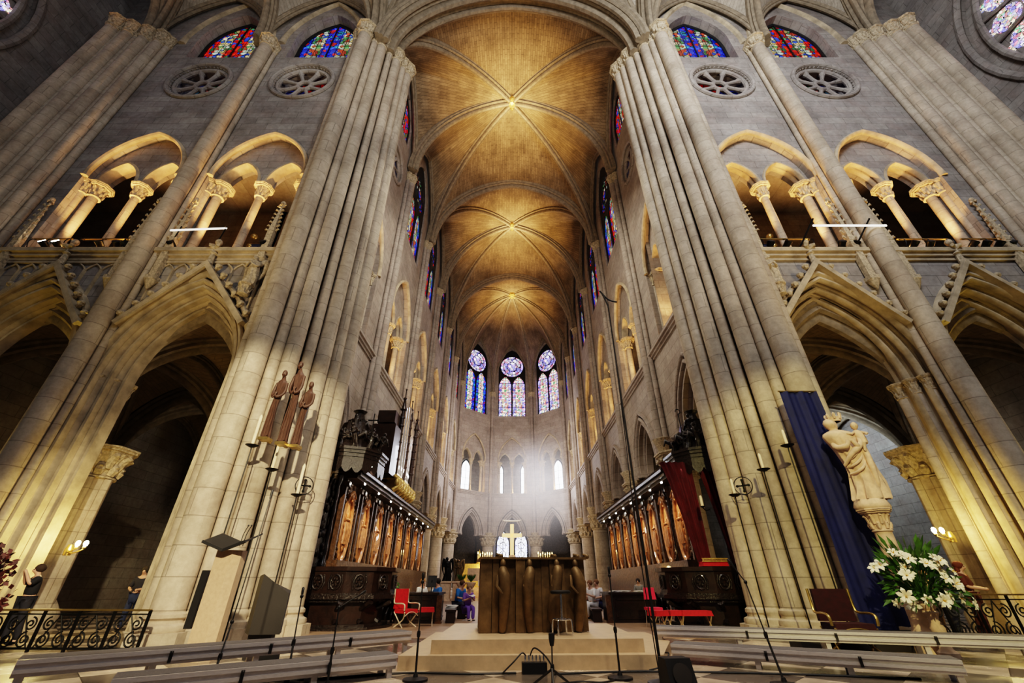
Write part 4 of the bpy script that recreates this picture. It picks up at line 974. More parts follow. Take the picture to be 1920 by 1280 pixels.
m = MB(); m.box((0, 0, .13), (2.3, .34, .26)); o = m.build('low_dais', M_grey, smooth=False); o.location = (5.75, 8.22, 0); tag(o, 'low brown-grey plinth behind the dark red armchair', 'plinth')

# ---- robed figures
def robed(h=1.0, w=.18, folds=9, sway=.04, seed=0, head=True, depth=.75, arms=True, hood=False, lean=0.):
    """one continuous carved figure: pleated robe, shoulders, neck, head with nose and veil"""
    rnd = random.Random(seed); m = MB(); n = 36; rings = []
    Z = [0, .02, .1, .2, .3, .4, .5, .58, .66, .72, .77, .8, .825, .84, .855, .87, .9, .94, .975, 1.0]
    R = [.9, .92, .86, .82, .76, .78, .8, .78, .82, .88, .9, .78, .5, .3, .27, .34, .42, .43, .3, .02]
    ph = rnd.random() * 6
    for z, r in zip(Z, R):
        cx = sway * math.sin(z * PI * 1.3 + .4) * h + lean * z * h; f = .22 * max(0, 1 - z / .85) if z < .8 else 0; head_ = z > .83
        for k in range(n):
            a = 2 * PI * k / n; q = w * h / .18 * .18 * r * (1 + f * math.cos(folds * a + ph + z * 5) + f * .5 * math.sin((folds + 4) * a - z * 7))
            if head_: q = h * .075 * r / .43 * (.95 if not hood else .7)
            x = q * math.cos(a); y = q * math.sin(a) * (depth if not head_ else 1.0)
            if head_ and .87 < z < .97 and abs(a - 1.5 * PI) < .25: y -= .018 * h * (1 if z < .93 else .5)
            rings.append((cx + x, y, z * h))
    m.add(rings, [(i * n + k, i * n + (k + 1) % n, (i + 1) * n + (k + 1) % n, (i + 1) * n + k) for i in range(len(Z) - 1) for k in range(n)])
    if arms:
        for sd in (-1, 1):
            sx = sway * math.sin(.75 * PI * 1.3 + .4) * h
            m.tube(smooth_path([(sx + sd * w * .8, 0, .76 * h), (sx + sd * w * 1.0, -.05 * h, .62 * h), (sx + sd * w * .45, -.16 * h, .6 * h), (sx + sd * w * .15, -.17 * h, .66 * h)], 4), [.038 * h] * 5 + [.032 * h] * 4 + [.024 * h] * 4, 10)
    return m

# ---- right side: banner, statue, flowers
t = thing('hanging_banner', 'long plain blue cloth hanging behind the mother and child statue', 'banner', (6.4, 8.45, 0))
m = MB(); nx, nz = 24, 30; vs = []
for j in range(nz + 1):
    for i in range(nx + 1):
        u = i / nx; z = .12 + 4.5 * j / nz; x = -.42 + .8 * u + .12 * (1 - j / nz) * (u - .5); vs.append((x, -.03 * math.sin(u * 14 + .6 * math.sin(z)) - .02 * math.sin(u * 31 + z * .6), z))
m.add(vs, [(j * (nx + 1) + i, j * (nx + 1) + i + 1, (j + 1) * (nx + 1) + i + 1, (j + 1) * (nx + 1) + i) for j in range(nz) for i in range(nx)]); m.build('cloth', M_blue, t, sharp=80)
m = MB(); m.tube([(-.45, 0, 4.63), (.4, 0, 4.63)], .02, 8); m.build('rod', M_brass, t)
t = thing('stone_pedestal', 'slender stone column with leafy capital carrying the statue', 'pedestal', (6.6, 8.0, 0))
m = MB(); m.lathe([(.24, 0), (.24, .12), (.2, .16), (.21, .22), (.15, .3), (.135, .4), (.13, 1.72)], n=20); m.build('shaft', M_statue, t)
at(capital(.135, .38, n=20, leaves=8, ab=1.75), 0, 0, 1.72).build('capital', M_statue, t)
m = MB(); m.lathe([(.27, 2.1), (.29, 2.14), (.27, 2.2), (.24, 2.26)], n=8, a0=PI / 8, a1=2 * PI + PI / 8); m.build('plinth', M_statue, t)
t = thing('mother_and_child_statue', 'crowned stone statue of a mother holding a child, on the column', 'statue', (6.6, 8.0, 2.26), -.25)
robed(1.58, .19, 10, .07, 4, lean=-.03).build('figure', M_statue, t, sharp=75)
m = MB(); m.tube(smooth_path([(.2, -.05, 1.2), (.14, -.21, .98), (-.08, -.22, .8), (-.2, -.07, .62)], 6), [.055 - .03 * abs(i - 9) / 9 for i in range(19)], 10); m.tube(smooth_path([(.2, -.08, 1.1), (.19, -.17, .7), (.17, -.15, .2)], 5), [.045, .055, .055, .055, .055, .055, .055, .05, .045, .04, .02], 10); 
for q in range(3): m.tube(smooth_path([(.17, -.1, 1.02 - q * .13), (.06, -.19, .86 - q * .14), (-.08, -.17, .74 - q * .13), (-.17, -.06, .7 - q * .12)], 5), [.012 + .014 * math.sin(PI * k / 15) for k in range(16)], 8)
m.build('mantle', M_statue, t)
m = MB(); cx = -.0
m.lathe([(.105, 0), (.11, .03), (.105, .05), (.12, .09), (.11, .09), (.09, .0)], (-.03, 0, 1.5), 20)
for k in range(7): a = 2 * PI * k / 7; m.tube([(-.03 + .11 * math.cos(a), .11 * math.sin(a), 1.55), (-.03 + .13 * math.cos(a), .13 * math.sin(a), 1.64), (-.03 + .125 * math.cos(a), .125 * math.sin(a), 1.67)], [.025, .03, .012], 6)
m.build('crown', M_statue, t)
m = MB(); m.tube(smooth_path([(.3, -.12, 1.0), (.3, -.1, 1.15), (.28, -.08, 1.28), (.28, -.08, 1.34)], 4), [.09, .1, .1, .1, .1, .1, .1, .09, .09, .08, .06, .04, .035], 12); m.ball((.28, -.09, 1.43), (.075, .08, .09), 12, 8)
m.ball((.28, -.17, 1.42), (.014, .016, .018), 6, 4); m.tube([(.2, -.12, 1.27), (.1, -.22, 1.22), (.0, -.2, 1.24)], [.03, .027, .02], 8); m.tube([(.36, -.12, 1.27), (.4, -.24, 1.2), (.34, -.28, 1.17)], [.03, .027, .02], 8); m.tube([(.28, -.14, 1.0), (.24, -.26, .98), (.22, -.22, .82)], [.05, .04, .025], 8)
m.v = [((x - .28) * .82 + .22, y * .85 - .02, (z - 1.0) * .85 + 1.0) for x, y, z in m.v]
m.build('child', M_statue, t)
# flowers
t = thing('flower_stand', 'pale baluster stand under the white lilies', 'plant stand', (6.4, 7.5, 0))
m = MB(); m.lathe([(.13, 0), (.13, .06), (.08, .1), (.06, .2), (.09, .3), (.095, .36), (.06, .46), (.08, .52), (.1, .55), (.09, .58)], n=20); m.build('baluster', M_statue, t)
t = thing('lily_bouquet', 'large arrangement of white lilies and green foliage', 'flowers', (6.4, 7.5, .58))
rnd = random.Random(11)
m = MB(); m.lathe([(.06, 0), (.09, .03), (.1, .07), (.08, .09)], n=16); m.build('bowl', M_statue, t)
m = MB()
for k in range(420):
    a = rnd.uniform(0, 2 * PI); e = rnd.uniform(-.35, 1.2); L = rnd.uniform(.3, .62) * (1.15 if e > .7 else 1); d = V((math.cos(a) * math.cos(e) * .92, math.sin(a) * math.cos(e) * .75, math.sin(e) * 1.2)); p = V((0, 0, .25)) + d * L * .75; q = V((0, 0, .25)) + d * L * 1.15; q.z -= .06 * rnd.random()
    w_ = d.cross(V((rnd.uniform(-1, 1), rnd.uniform(-1, 1), rnd.uniform(-1, 1)))).normalized() * rnd.uniform(.02, .04); mid = (p + q) / 2 + V((0, 0, .02))
    m.add([p, mid + w_, q, mid - w_], [(0, 1, 2, 3)])
    if k % 3 == 0: m.tube([V((0, 0, .12)), p], .005, 5)
m.build('foliage', M_leaf, t, smooth=False)
def lily(c, d, s):
    m = MB(); d = d.normalized(); u = d.orthogonal().normalized(); w = d.cross(u)
    for k in range(6):
        a = PI / 3 * k; r = u * math.cos(a) + w * math.sin(a); sd = d.cross(r)
        p0 = c; p1 = c + d * .045 * s + r * .035 * s; p2 = c + d * .06 * s + r * .085 * s; p3 = c + d * .04 * s + r * .125 * s; wd = .032 * s
        m.add([p0, p1 + sd * wd * .7, p1 - sd * wd * .7, p2 + sd * wd, p2 - sd * wd, p3], [(0, 1, 2), (1, 3, 4, 2), (3, 5, 4)])
    return m
for k in range(40):
    a = rnd.uniform(PI * .85, 2.15 * PI); e = rnd.uniform(-.3, 1.1); d = V((math.cos(a) * math.cos(e) * .9, math.sin(a) * math.cos(e) * .8, math.sin(e) * 1.2)); c = V((0, 0, .25)) + d * rnd.uniform(.4, .62)
    s = rnd.uniform(.6, 1.0); o = lily(c, d + V((0, -.7, .1)), s).build('lily', M_petal, t)
    mm = MB(); dd = (d + V((0, -.7, .1))).normalized()
    for q in range(3): mm.tube([c, c + dd * .07 * s + V((rnd.uniform(-.02, .02), rnd.uniform(-.02, .02), rnd.uniform(-.02, .02)))], .004, 5)
    mm.build('stamen', M_yel, o)
# red blossoms at the left edge
t = thing('red_flower_bush', 'dark red flower arrangement at the left edge by the railing', 'flowers', (-7.2, 6.3, 0))
m = MB(); m.lathe([(.22, 0), (.26, .3), (.3, .42), (.26, .44)], n=18); m.build('pot', M_iron, t)
m = MB()
for k in range(900):
    a = rnd.uniform(0, 2 * PI); e = rnd.uniform(-.5, 1.5); d = V((math.cos(a) * math.cos(e) * .62, math.sin(a) * math.cos(e) * .6, math.sin(e) * .85)); p = V((0, 0, .75)) + d * rnd.uniform(.25, .8); w_ = V((rnd.uniform(-1, 1), rnd.uniform(-1, 1), rnd.uniform(-1, 1))).normalized() * .045; w2 = w_.orthogonal().normalized() * .03
    m.add([p - w_, p + w2, p + w_, p - w2], [(0, 1, 2, 3)])
m.build('blossoms', M_rleaf, t, smooth=False)
m = MB()
for k in range(40): a = rnd.uniform(0, 2 * PI); m.tube([(0, 0, .4), (.3 * math.cos(a), .3 * math.sin(a), .9)], .008, 5)
m.build('stems', M_leaf, t)

# ---- wrought iron railings
def spiral(m, c, r, turns, dir_, u, n=26):
    P = []
    for i in range(n + 1):
        f = i / n; a = dir_ * 2 * PI * turns * f + PI / 2; q = r * (1 - .85 * f); P.append((c[0] + u * q * math.cos(a), c[1], c[2] + q * math.sin(a)))
    m.tube(P, .012, 6)
def railing(label, A, B, h):
    A = V((*A, 0)); B = V((*B, 0)); d = B - A; L = d.length; t = thing('iron_railing', label, 'railing', A, math.atan2(d.y, d.x))
    m = MB(); m.box((L / 2, 0, h), (L, .05, .025)); m.build('handrail', M_brass, t)
    m = MB(); m.box((L / 2, 0, .05), (L, .03, .03)); m.box((L / 2, 0, h * .9), (L, .02, .02)); m.build('rails', M_iron, t)
    n = max(3, int(L / .55))
    for k in range(n + 1): x = L * k / n; m = MB(); m.box((x, 0, h / 2), (.035, .035, h)); m.build('post', M_iron, t)
    for k in range(n):
        w = L / n; x = w * (k + .5); m = MB(); r = min(w * .22, h * .2)
        for sd in (-1, 1):
            spiral(m, (x + sd * w * .24, 0, h * .28), r, 1.8, sd, 1); spiral(m, (x + sd * w * .24, 0, h * .66), r * .85, 1.6, -sd, 1); m.tube([(x + sd * w * .4, 0, .06), (x, 0, h * .88)], .01, 6)
        m.build('scrollwork', M_iron, t)
railing('black wrought iron railing with scrolls between the left piers', (-10.6, 8.15), (-5.9, 8.0), .56)
railing('black wrought iron railing with scrolls behind the lilies on the right', (7.25, 8.9), (11.6, 8.9), .76)

# ---- wall sconces
for sg, x, y, z in ((-1, -9.75, 10.3, 1.6), (1, 9.8, 10.3, 1.87)):
    t = thing('wall_sconce', 'lit brass wall light with two glowing bulbs, %s arcade' % ('left' if sg < 0 else 'right'), 'wall light', (x, y, z))
    m = MB(); m.lathe([(.07, -.12), (.08, 0), (.05, .1)], (sg * .3, .1, 0), 12); tubeS(m, [(sg * .3, .08, 0), (sg * .15, -.05, -.06), (0, -.08, 0)], .015); tubeS(m, [(sg * .3, .08, 0), (sg * .1, .0, -.08), (-sg * .18, -.05, 0)], .015); m.build('bracket', M_brass, t)
    for q in (0, -sg * .18): m = MB(); m.lathe([(.03, 0), (.04, .03), (.02, .05)], (q, -.07, 0), 10); m.build('cup', M_brass, t); m = MB(); m.ball((q, -.07, .11), (.045, .045, .065), 12, 8); m.build('bulb', M_bulb, t)
    lamp('POINT', 'sconce_light', (x - sg * .05, y - .2, z + .15), 60, (1, .7, .2), size=.06)

# ---- candles and carvings on the crossing piers
for side, sg in SIDES:
    for k, (x, z, c) in enumerate(((5.42, 3.42, .85), (4.95, 3.0, .85), (4.52, 2.6, .85))):
        x = x if sg < 0 else x + .32; y = (8.45, 8.75, 9.35)[k]
        if sg < 0: x += (.0, .08, .15)[k]
        t = thing('candle_bracket', '%s of three dark drip dishes%s on the %s crossing pier' % (('highest', 'middle', 'lowest')[k], ' with a tall candle' if sg < 0 else ' with a short candle', side), 'candle holder', (sg * x, y, z))
        m = MB(); m.lathe([(.01, -.05), (.05, -.045), (.12, -.01), (.13, .0), (.115, .005), (.03, -.005)], n=20); m.build('drip_dish', M_iron, t)
        m = MB(); m.lathe([(.035, 0), (.033, .62), (.008, .66)] if sg < 0 else [(.03, 0), (.028, .3), (.006, .33)], n=12); m.build('candle', M_wax, t)
        m = MB(); tubeS(m, [(0, 0, -.04), (0, .02, -.5), (0, .03, -z + .05)], .012, 6); m.build('rod', M_iron, t)
    t = thing('consecration_cross', 'thin engraved circle with a cross on the %s crossing pier' % side, 'cross emblem', (sg * (4.72 if sg < 0 else 5.25), 9.68, 2.85), -sg * .7)
    m = MB(); m.tube([(.19 * math.cos(2 * PI * k / 32), 0, .19 * math.sin(2 * PI * k / 32)) for k in range(32)], .01, 6, closed=True); m.build('ring', M_iron, t)
    m = MB(); m.bar((-.12, 0, 0), (.12, 0, 0), .02, .03); m.bar((0, 0, -.12), (0, 0, .12), .03, .02)
    for k in range(4): a = PI / 2 * k; m.ball((.12 * math.cos(a), 0, .12 * math.sin(a)), (.03, .012, .03), 8, 5)
    m.build('cross', M_iron, t)
    t = thing('bracket_candle', 'cream candle on a small bracket at the dark throne, %s side' % side, 'candle', (sg * 4.78, 10.95, 2.58))
    m = MB(); m.lathe([(.04, 0), (.06, .02), (.03, .04)], n=12); tubeS(m, [(0, 0, 0), (sg * .1, .08, -.06), (sg * .25, .2, -.02)], .014); m.build('bracket', M_iron, t)
    m = MB(); m.lathe([(.035, .03), (.033, .26), (.01, .28)], n=12); m.build('candle', M_wax, t)
for k, (x, y, z, h, q, nm) in enumerate(((-5.16, 8.4, 3.55, 1.6, .02, 'left'), (-4.78, 8.4, 3.45, 1.95, -.02, 'middle and tallest'), (-4.6, 8.6, 3.45, 1.5, .02, 'right'))):
    m = MB(); m.tube(smooth_path([(0, 0, 0), (.0, 0, .1 * h), (-q, -.01, .38 * h), (.0, -.01, .56 * h), (q, -.02, .7 * h), (q, -.02, .79 * h), (q * 1.4, -.035, .83 * h), (q * 1.8, -.06, .87 * h)], 4), [.1, .1, .098, .095, .09, .085, .08, .078, .075, .073, .072, .072, .075, .08, .085, .09, .1, .105, .108, .108, .1, .085, .07, .06, .05, .045, .04, .04, .04], 7)
    m.ball((q * 2, -.075, .915 * h), (.052, .06, .085), 9, 7); m.tube([(q * 2, -.12, .9 * h), (q * 2, -.135, .885 * h), (q * 2, -.11, .85 * h)], [.018, .03, .012], 6)
    for e in (-1, 1): m.tube(smooth_path([(q + e * .1, -.02, .78 * h), (q + e * .12, -.06, .62 * h), (e * .04, -.13, .55 * h), (-e * .02, -.13, .62 * h)], 4), [.034] * 5 + [.03] * 4 + [.022] * 4, 7)
    for e in (-.5, .1, .6): m.tube([(e * .11, -.08, .03), (e * .09, -.08, .3 * h), (e * .06, -.075, .5 * h)], [.02, .016, .006], 5)
    o = m.build('carved_figure', M_wood, sharp=35); o.location = (x, y, z); tag(o, 'narrow red-brown carved wooden figure on the left pier, %s one of three' % nm, 'carving', 'wooden figures on the left pier')
    m = MB(); m.prism([(-.1, -.1), (.1, -.1), (.1, .12), (-.1, .12)], -.05, .005); m.bar((0, .1, -.03), (0, .22, -.03), .05, .04); m.build('bracket', M_brass, o)
# ------------------------------------------------------------------ choir stalls
def stalls(side, sg, y0, ys, y1):
    t = thing('choir_stalls', 'long row of carved walnut stall backs with oval reliefs, %s side of the choir' % side, 'choir stalls', (sg * 5.0, y0, 0))
    L = y1 - y0
    m = MB(); m.box((sg * .22, L / 2, 2.0), (.1, L, 4.0)); m.box((sg * .05, L / 2, .75), (.5, L, 1.5)); m.build('back', M_stall, t, smooth=False)
    m = MB()
    for x, z, w, h in ((-.12, 3.72, .62, .07), (-.16, 3.8, .7, .09), (-.2, 3.9, .78, .08)): m.box((sg * (x + .1), L / 2, z), (w, L, h))
    for k in range(int(L / .16)): m.ball((sg * -.42, .1 + k * .16, 3.98), (.05, .07, .07), 6, 4)
    o = m.build('cornice', M_oak, t, smooth=False)
    m = MB(); m.box((sg * -.02, L / 2, 3.96), (.7, L, .03)); m.build('cornice_top', M_oak, o, smooth=False)
    rnd = random.Random(5)
    for i, yc in enumerate(ys):
        y = yc - y0; w = .62
        p = MB(); p.box((sg * .14, y, 2.5), (.08, w * 2 - .1, 2.35))
        for e in (-1, 1): p.box((sg * .08, y + e * w, 2.5), (.14, .1, 2.4)); p.box((sg * .04, y + e * w, 3.55), (.22, .16, .14)); p.box((sg * .04, y + e * w, 1.35), (.2, .14, .1))
        for k in range(46):
            a = rnd.random() * 2 * PI; p.ball((sg * .08, y + .5 * w * 1.7 * math.cos(a) * rnd.uniform(.9, 1.05), 2.5 + 1.12 * math.sin(a) * rnd.uniform(.92, 1.05)), (.05, .06, .07), 6, 4)
        pp = p.build('carved_panel', M_stall, t, sharp=50)
        q = MB(); q.tube([(sg * .07, y + .36 * math.cos(2 * PI * k / 32), 2.42 + .92 * math.sin(2 * PI * k / 32)) for k in range(32)], .065, 8, closed=True)
        q.add([(sg * .095, y + .35 * math.cos(2 * PI * k / 32), 2.42 + .91 * math.sin(2 * PI * k / 32)) for k in range(32)], [tuple(range(32))])
        for k in range(26):
            a = rnd.random() * 2 * PI; r = math.sqrt(rnd.random()) * .8; q.ball((sg * .08, y + .3 * r * math.cos(a), 2.3 + .7 * r * math.sin(a) * .9), (.05, rnd.uniform(.03, .08), rnd.uniform(.05, .12)), 7, 5)
        for e in (-.12, .02, .14): q.tube([(sg * .06, y + e, 1.95), (sg * .04, y + e * .9, 2.3), (sg * .05, y + e * .8, 2.55)], [.07, .06, .04], 8); q.ball((sg * .04, y + e * .8, 2.62), .045, 8, 6)
        q.tube([(sg * .02, y - .28, 3.28), (sg * 0, y, 3.42), (sg * .02, y + .28, 3.28)], .05, 8); q.ball((sg * .03, y, 3.3), (.06, .12, .1), 8, 6)
        for k in range(10): q.ball((sg * .05, y + rnd.uniform(-.25, .25), rnd.uniform(3.15, 3.4)), (.05, .06, .05), 6, 4)
        q.build('oval_relief', M_stallp, pp)
        s_ = MB(); s_.lathe([(.03, .02), (.03, -.02), (.022, -.03)], (sg * -.3, y, 3.68), 10); s_.build('spot_lamp', M_spot, t)
        lamp('SPOT', 'stall_spot', (sg * 4.62, yc, 3.62), 75, (1, .76, .48), (sg * 5.1, yc, 2.3), .03, 52, .8)
stalls('left', -1, 12.75, [13.6, 15.2, 16.85, 18.5, 20.2, 21.85, 23.5, 25.0], 26.2)
stalls('right', 1, 12.7, [13.35, 14.6, 15.9, 17.2, 18.5, 19.9, 21.3, 22.7], 23.6)

# ---- thrones: parapet below, canopy above
def throne(side, sg, ox):
    def X(x): return sg * (x + ox)
    PL = [(5.25, 11.25), (3.95, 11.2), (3.35, 11.5), (3.05, 12.1), (3.05, 12.65), (5.25, 12.65)]
    def plan(k, c=(4.6, 12.2)): return [(X(c[0] + (x - c[0]) * k), c[1] + (y - c[1]) * k) for x, y in PL]
    t = thing('carved_throne', 'dark carved oak throne before the %s stalls%s' % (side, ', red cushion on its ledge' if sg > 0 else ''), 'throne', (0, 0, 0))
    m = MB(); m.prism(plan(.98), .74, 1.22); m.build('parapet', M_oak, t, smooth=False)
    m = MB(); m.prism(plan(1.03), 1.2, 1.29); m.build('ledge', M_oak, t, smooth=False)
    m = MB()
    for k, z0, z1 in ((1.0, .7, .74), (1.05, .62, .7), (.97, .56, .62)): m.prism(plan(k), z0, z1)
    m.build('moulding', M_oakc, t, smooth=False)
    m = MB(); m.prism(plan(.82), .1, .58); m.build('body', M_oak, t, smooth=False)
    m = MB()
    for k, z0, z1 in ((1.0, 0, .06), (.92, .06, .12)): m.prism(plan(k), z0, z1)
    m.build('base', M_oakc, t, smooth=False)
    P = plan(1.0)
    for (x0, y0), (x1, y1) in zip(P[:4], P[1:5]):
        n = max(1, int(math.hypot(x1 - x0, y1 - y0) / .34)); m = MB()
        for k in range(n):
            f = (k + .5) / n; c = V((x0 + (x1 - x0) * f, y0 + (y1 - y0) * f, .97)); d = V((x1 - x0, y1 - y0, 0)).normalized()
            m.tube([c + d * .12 * math.cos(a * PI / 6) + V((0, 0, .15 * math.sin(a * PI / 6))) for a in range(12)], .022, 6, closed=True)
            for a in range(6): m.ball(c + d * .06 * math.cos(a * PI / 3) + V((0, 0, .07 * math.sin(a * PI / 3))), .035, 6, 4)
            for e in (-1, 1): m.tube([c + d * e * .13 + V((0, 0, -.15)), c + d * e * .17, c + d * e * .13 + V((0, 0, .15))], .018, 6)
        m.build('carved_band', M_oakc, t)
    for x, y in (P[1], P[2], P[3]):
        m = MB(); cx, cy = X(4.6), 12.2; dx, dy = (cx - x) * .12, (cy - y) * .12
        m.tube(smooth_path([(x, y, .58), (x + dx, y + dy, .48), (x + dx * 2.6, y + dy * 2.6, .3), (x + dx * 1.2, y + dy * 1.2, .12)], 5), [.08] * 5 + [.06] * 5 + [.07] * 6, 8); m.build('console', M_oakc, t)
    # back wall of the throne
    b = t
    m = MB(); m.box((X(5.2), 11.95, 2.4), (.08, 1.4, 2.3)); m.build('back_panel', M_oakc, b, smooth=False)
    for x, y in ((5.12, 11.35), (5.1, 12.5)):
        m = MB(); m.lathe([(.1, 1.29), (.1, 1.4), (.06, 1.45), (.055, 1.6)] + [(.06 + .012 * math.sin(k * 1.3), 1.6 + k * .1) for k in range(19)] + [(.1, 3.55), (.1, 3.7)], (X(x), y, 0), 12); m.build('pilaster', M_oakc, b)
    rnd = random.Random(8 + sg); m = MB()
    for k in range(60): m.ball((X(5.13), rnd.uniform(11.45, 12.4), rnd.uniform(1.5, 3.6)), (.05, .06, .09), 6, 4)
    m.build('relief_pattern', M_oakc, b)['kind'] = 'stuff'
    # canopy
    PL = [(5.25, 11.25), (4.6, 11.2), (4.1, 11.4), (3.82, 11.85), (3.82, 12.5), (5.25, 12.5)]
    c = thing('throne_canopy', 'dark carved wooden canopy crowned with sculptures over the %s throne' % side, 'canopy', (0, 0, 0))
    m = MB()
    for k, z0, z1 in ((1.0, 3.95, 4.05), (1.05, 4.05, 4.13), (1.1, 4.13, 4.2), (.97, 3.85, 3.95)): m.prism(plan(k), z0, z1)
    m.build('cornice', M_oakc, c, smooth=False)
    m = MB(); P = plan(1.0)
    for (x0, y0), (x1, y1) in zip(P[:4], P[1:5]):
        n = max(2, int(math.hypot(x1 - x0, y1 - y0) / .22)); vs = []
        for k in range(n * 6 + 1):
            f = k / (n * 6); z = 3.66 - .14 * abs(math.sin(f * n * PI)); vs += [(x0 + (x1 - x0) * f, y0 + (y1 - y0) * f, 3.9), (x0 + (x1 - x0) * f, y0 + (y1 - y0) * f, z)]
        m.add(vs, [(2 * k, 2 * k + 1, 2 * k + 3, 2 * k + 2) for k in range(n * 6)])
    m.build('scalloped_valance', M_oakc, c, smooth=False)
    m = MB(); cx, cy = X(4.65), 11.95
    m.lathe([(.7, 4.2), (.65, 4.35), (.5, 4.6), (.45, 4.85), (.4, 5.05), (.28, 5.1), (.3, 5.16), (.16, 5.22), (.12, 5.4), (.2, 5.48), (.05, 5.55)], (cx, cy, 0), 20, mod=lambda a, i: 1 + .07 * math.cos(7 * a)); m.build('crown_dome', M_oakc, c)
    for k, (dx, dy, h, z) in enumerate(((-.75, -.45, .62, 4.2), (-.35, -.65, .7, 4.2), (.2, -.7, .6, 4.2), (-.95, .1, .65, 4.2), (-.2, -.3, .75, 4.55), (.62, -.6, .5, 4.2))):
        q = robed(h, .14 * h / .7, 6, .05, 30 + k, depth=.9); q2 = MB(); q2.merge(q, Matrix.Translation((X(4.62 + dx * .7), cy + dy, z)) @ Matrix.Rotation(k * .9, 4, 'Z') @ Matrix.Rotation(.25 * (-1) ** k, 4, 'Y'))
        for e in (-1, 1): q2.tube([(X(4.62 + dx * .7), cy + dy + .05, z + .45 * h), (X(4.62 + dx * .7) + e * .2, cy + dy + .1, z + .65 * h), (X(4.62 + dx * .7) + e * .26, cy + dy + .1, z + .4 * h)], [.06, .07, .02], 6)
        q2.build('sculpted_angel', M_oakc, c, sharp=75)
    m = MB(); rnd = random.Random(2)
    for k in range(70): a = rnd.uniform(0, 2 * PI); r = rnd.uniform(.3, .72); m.tube([(cx + r * math.cos(a), cy + r * .8 * math.sin(a), 4.2 + (1 - r) * .7), (cx + (r + .1) * math.cos(a), cy + (r + .1) * .8 * math.sin(a), 4.38 + (1 - r) * .7), (cx + (r + .16) * math.cos(a + .3), cy + (r + .12) * .8 * math.sin(a + .3), 4.3 + (1 - r) * .6)], [.06, .07, .03], 6)
    m.build('leaf_carving', M_oakc, c)
    s_ = thing('processional_cross' if sg < 0 else 'crozier', ('thin dark cross staff' if sg < 0 else 'thin dark crozier staff with a curled head') + ' standing on the %s canopy' % side, 'cross' if sg < 0 else 'staff', (X(4.05), 11.5, 4.2))
    m = MB(); m.tube([(0, 0, 0), (0, 0, 1.05)], .014, 8)
    if sg > 0: m.tube([(.0 + .07 * math.sin(a * .55), 0, 1.12 - .07 * math.cos(a * .55)) for a in range(10)], .012, 6)
    m.build('staff', M_iron, s_)
    if sg < 0: m = MB(); m.bar((-.16, 0, .85), (.16, 0, .85), .025, .03); m.build('crossbar', M_iron, s_)
    m = MB(); m.ball((X(3.95), 11.7, 3.75), .035, 8, 6); m.build('spot_lamp', M_spot, c)
    lamp('SPOT', 'canopy_spot', (X(3.85), 11.6, 3.7), 14, (1, .9, .75), (X(4.2), 12.4, 1.5), .03, 70, .8)
throne('left', -1, 0.0); throne('right', 1, .85)
def drape(label, x0, x1, y, z0, z1, gather):
    m = MB(); nx, nz = 26, 20; vs = []
    for j in range(nz + 1):
        f = j / nz
        for i in range(nx + 1):
            u = i / nx; w = (1 - gather * (1 - f) ** .7); x = x0 + (x1 - x0) * (1 - (1 - u) * w) if x1 > x0 else x0; x += -.35 * 0 + .5 * (1 - f) * (.0)
            vs.append((x, y + .05 * math.sin(u * 30 + f) * (.5 + .5 * f), z0 + (z1 - z0) * f))
    m.add(vs, [(j * (nx + 1) + i, j * (nx + 1) + i + 1, (j + 1) * (nx + 1) + i + 1, (j + 1) * (nx + 1) + i) for j in range(nz) for i in range(nx)])
    return tag(m.build('curtain', M_curt, sharp=80), label, 'curtain')
drape('dark red curtain hanging from the right canopy, left one of two', 4.1, 4.95, 11.55, 1.35, 3.85, .62)
drape('dark red curtain hanging from the right canopy, against the pier', 5.05, 5.8, 11.5, 1.35, 3.85, .55)
t = thing('red_cushion', 'red cushion edged with gold lace on the right throne ledge', 'cushion', (4.95, 11.35, 1.29))
m = MB(); m.box((0, .1, .06), (.62, .3, .1), top=.95); m.build('pad', M_red, t)
m = MB()
for k in range(24): m.tube([(-.31 + k * .027, -.05, .11), (-.3 + k * .027, -.06, .17), (-.285 + k * .027, -.05, .11)], .008, 5)
m.box((0, -.05, .112), (.64, .03, .02)); m.box((0, -.055, .175), (.64, .015, .015)); m.build('gold_lace', M_gold, t)

# ---- organ on the left stalls
t = thing('choir_organ', 'small pipe organ with shiny pipes and gilded carving above the left stalls', 'organ', (-4.95, 17.6, 4.0))
m = MB(); m.box((-.1, -1.5, 1.45), (.9, .9, 1.9)); m.box((-.1, -1.5, 2.75), (.7, .7, .5)); m.build('side_case', M_oak, t, smooth=False)
m = MB(); m.box((-.25, .4, 1.6), (.5, 2.6, 3.2)); m.build('back_case', M_oak, t, smooth=False)
m = MB(); m.box((0, .4, .55), (.75, 2.7, .12)); m.box((0, .4, .75), (.6, 2.6, .08)); m.build('pipe_rail', M_gold, t, smooth=False)
for k in range(9):
    h = 2.1 + .8 * math.sin(PI * (k + .5) / 9); y = -.75 + k * .29; m = MB(); m.lathe([(.02, .6), (.1, .95), (.1, h + 1.0)], (.12 + .14 * math.sin(PI * (k + .5) / 9), y, 0), 14); m.box((.22 + .14 * math.sin(PI * (k + .5) / 9), y, 1.05), (.03, .08, .12)); m.build('pipe', M_tin, t)
for y in (-.95, .4, 1.75):
    m = MB(); m.lathe([(.09, .6), (.08, 3.3), (.14, 3.36), (.1, 3.45), (.05, 3.8), (.09, 3.86), (.03, 3.95), (.02, 4.25), (.05, 4.3), (.0, 4.36)], (.3, y, 0), 10)
    for k in range(6): m.ball((.3, y, 3.0 - k * .35), (.12, .12, .07), 8, 5)
    m.build('spire', M_oak, t)
rnd = random.Random(14)
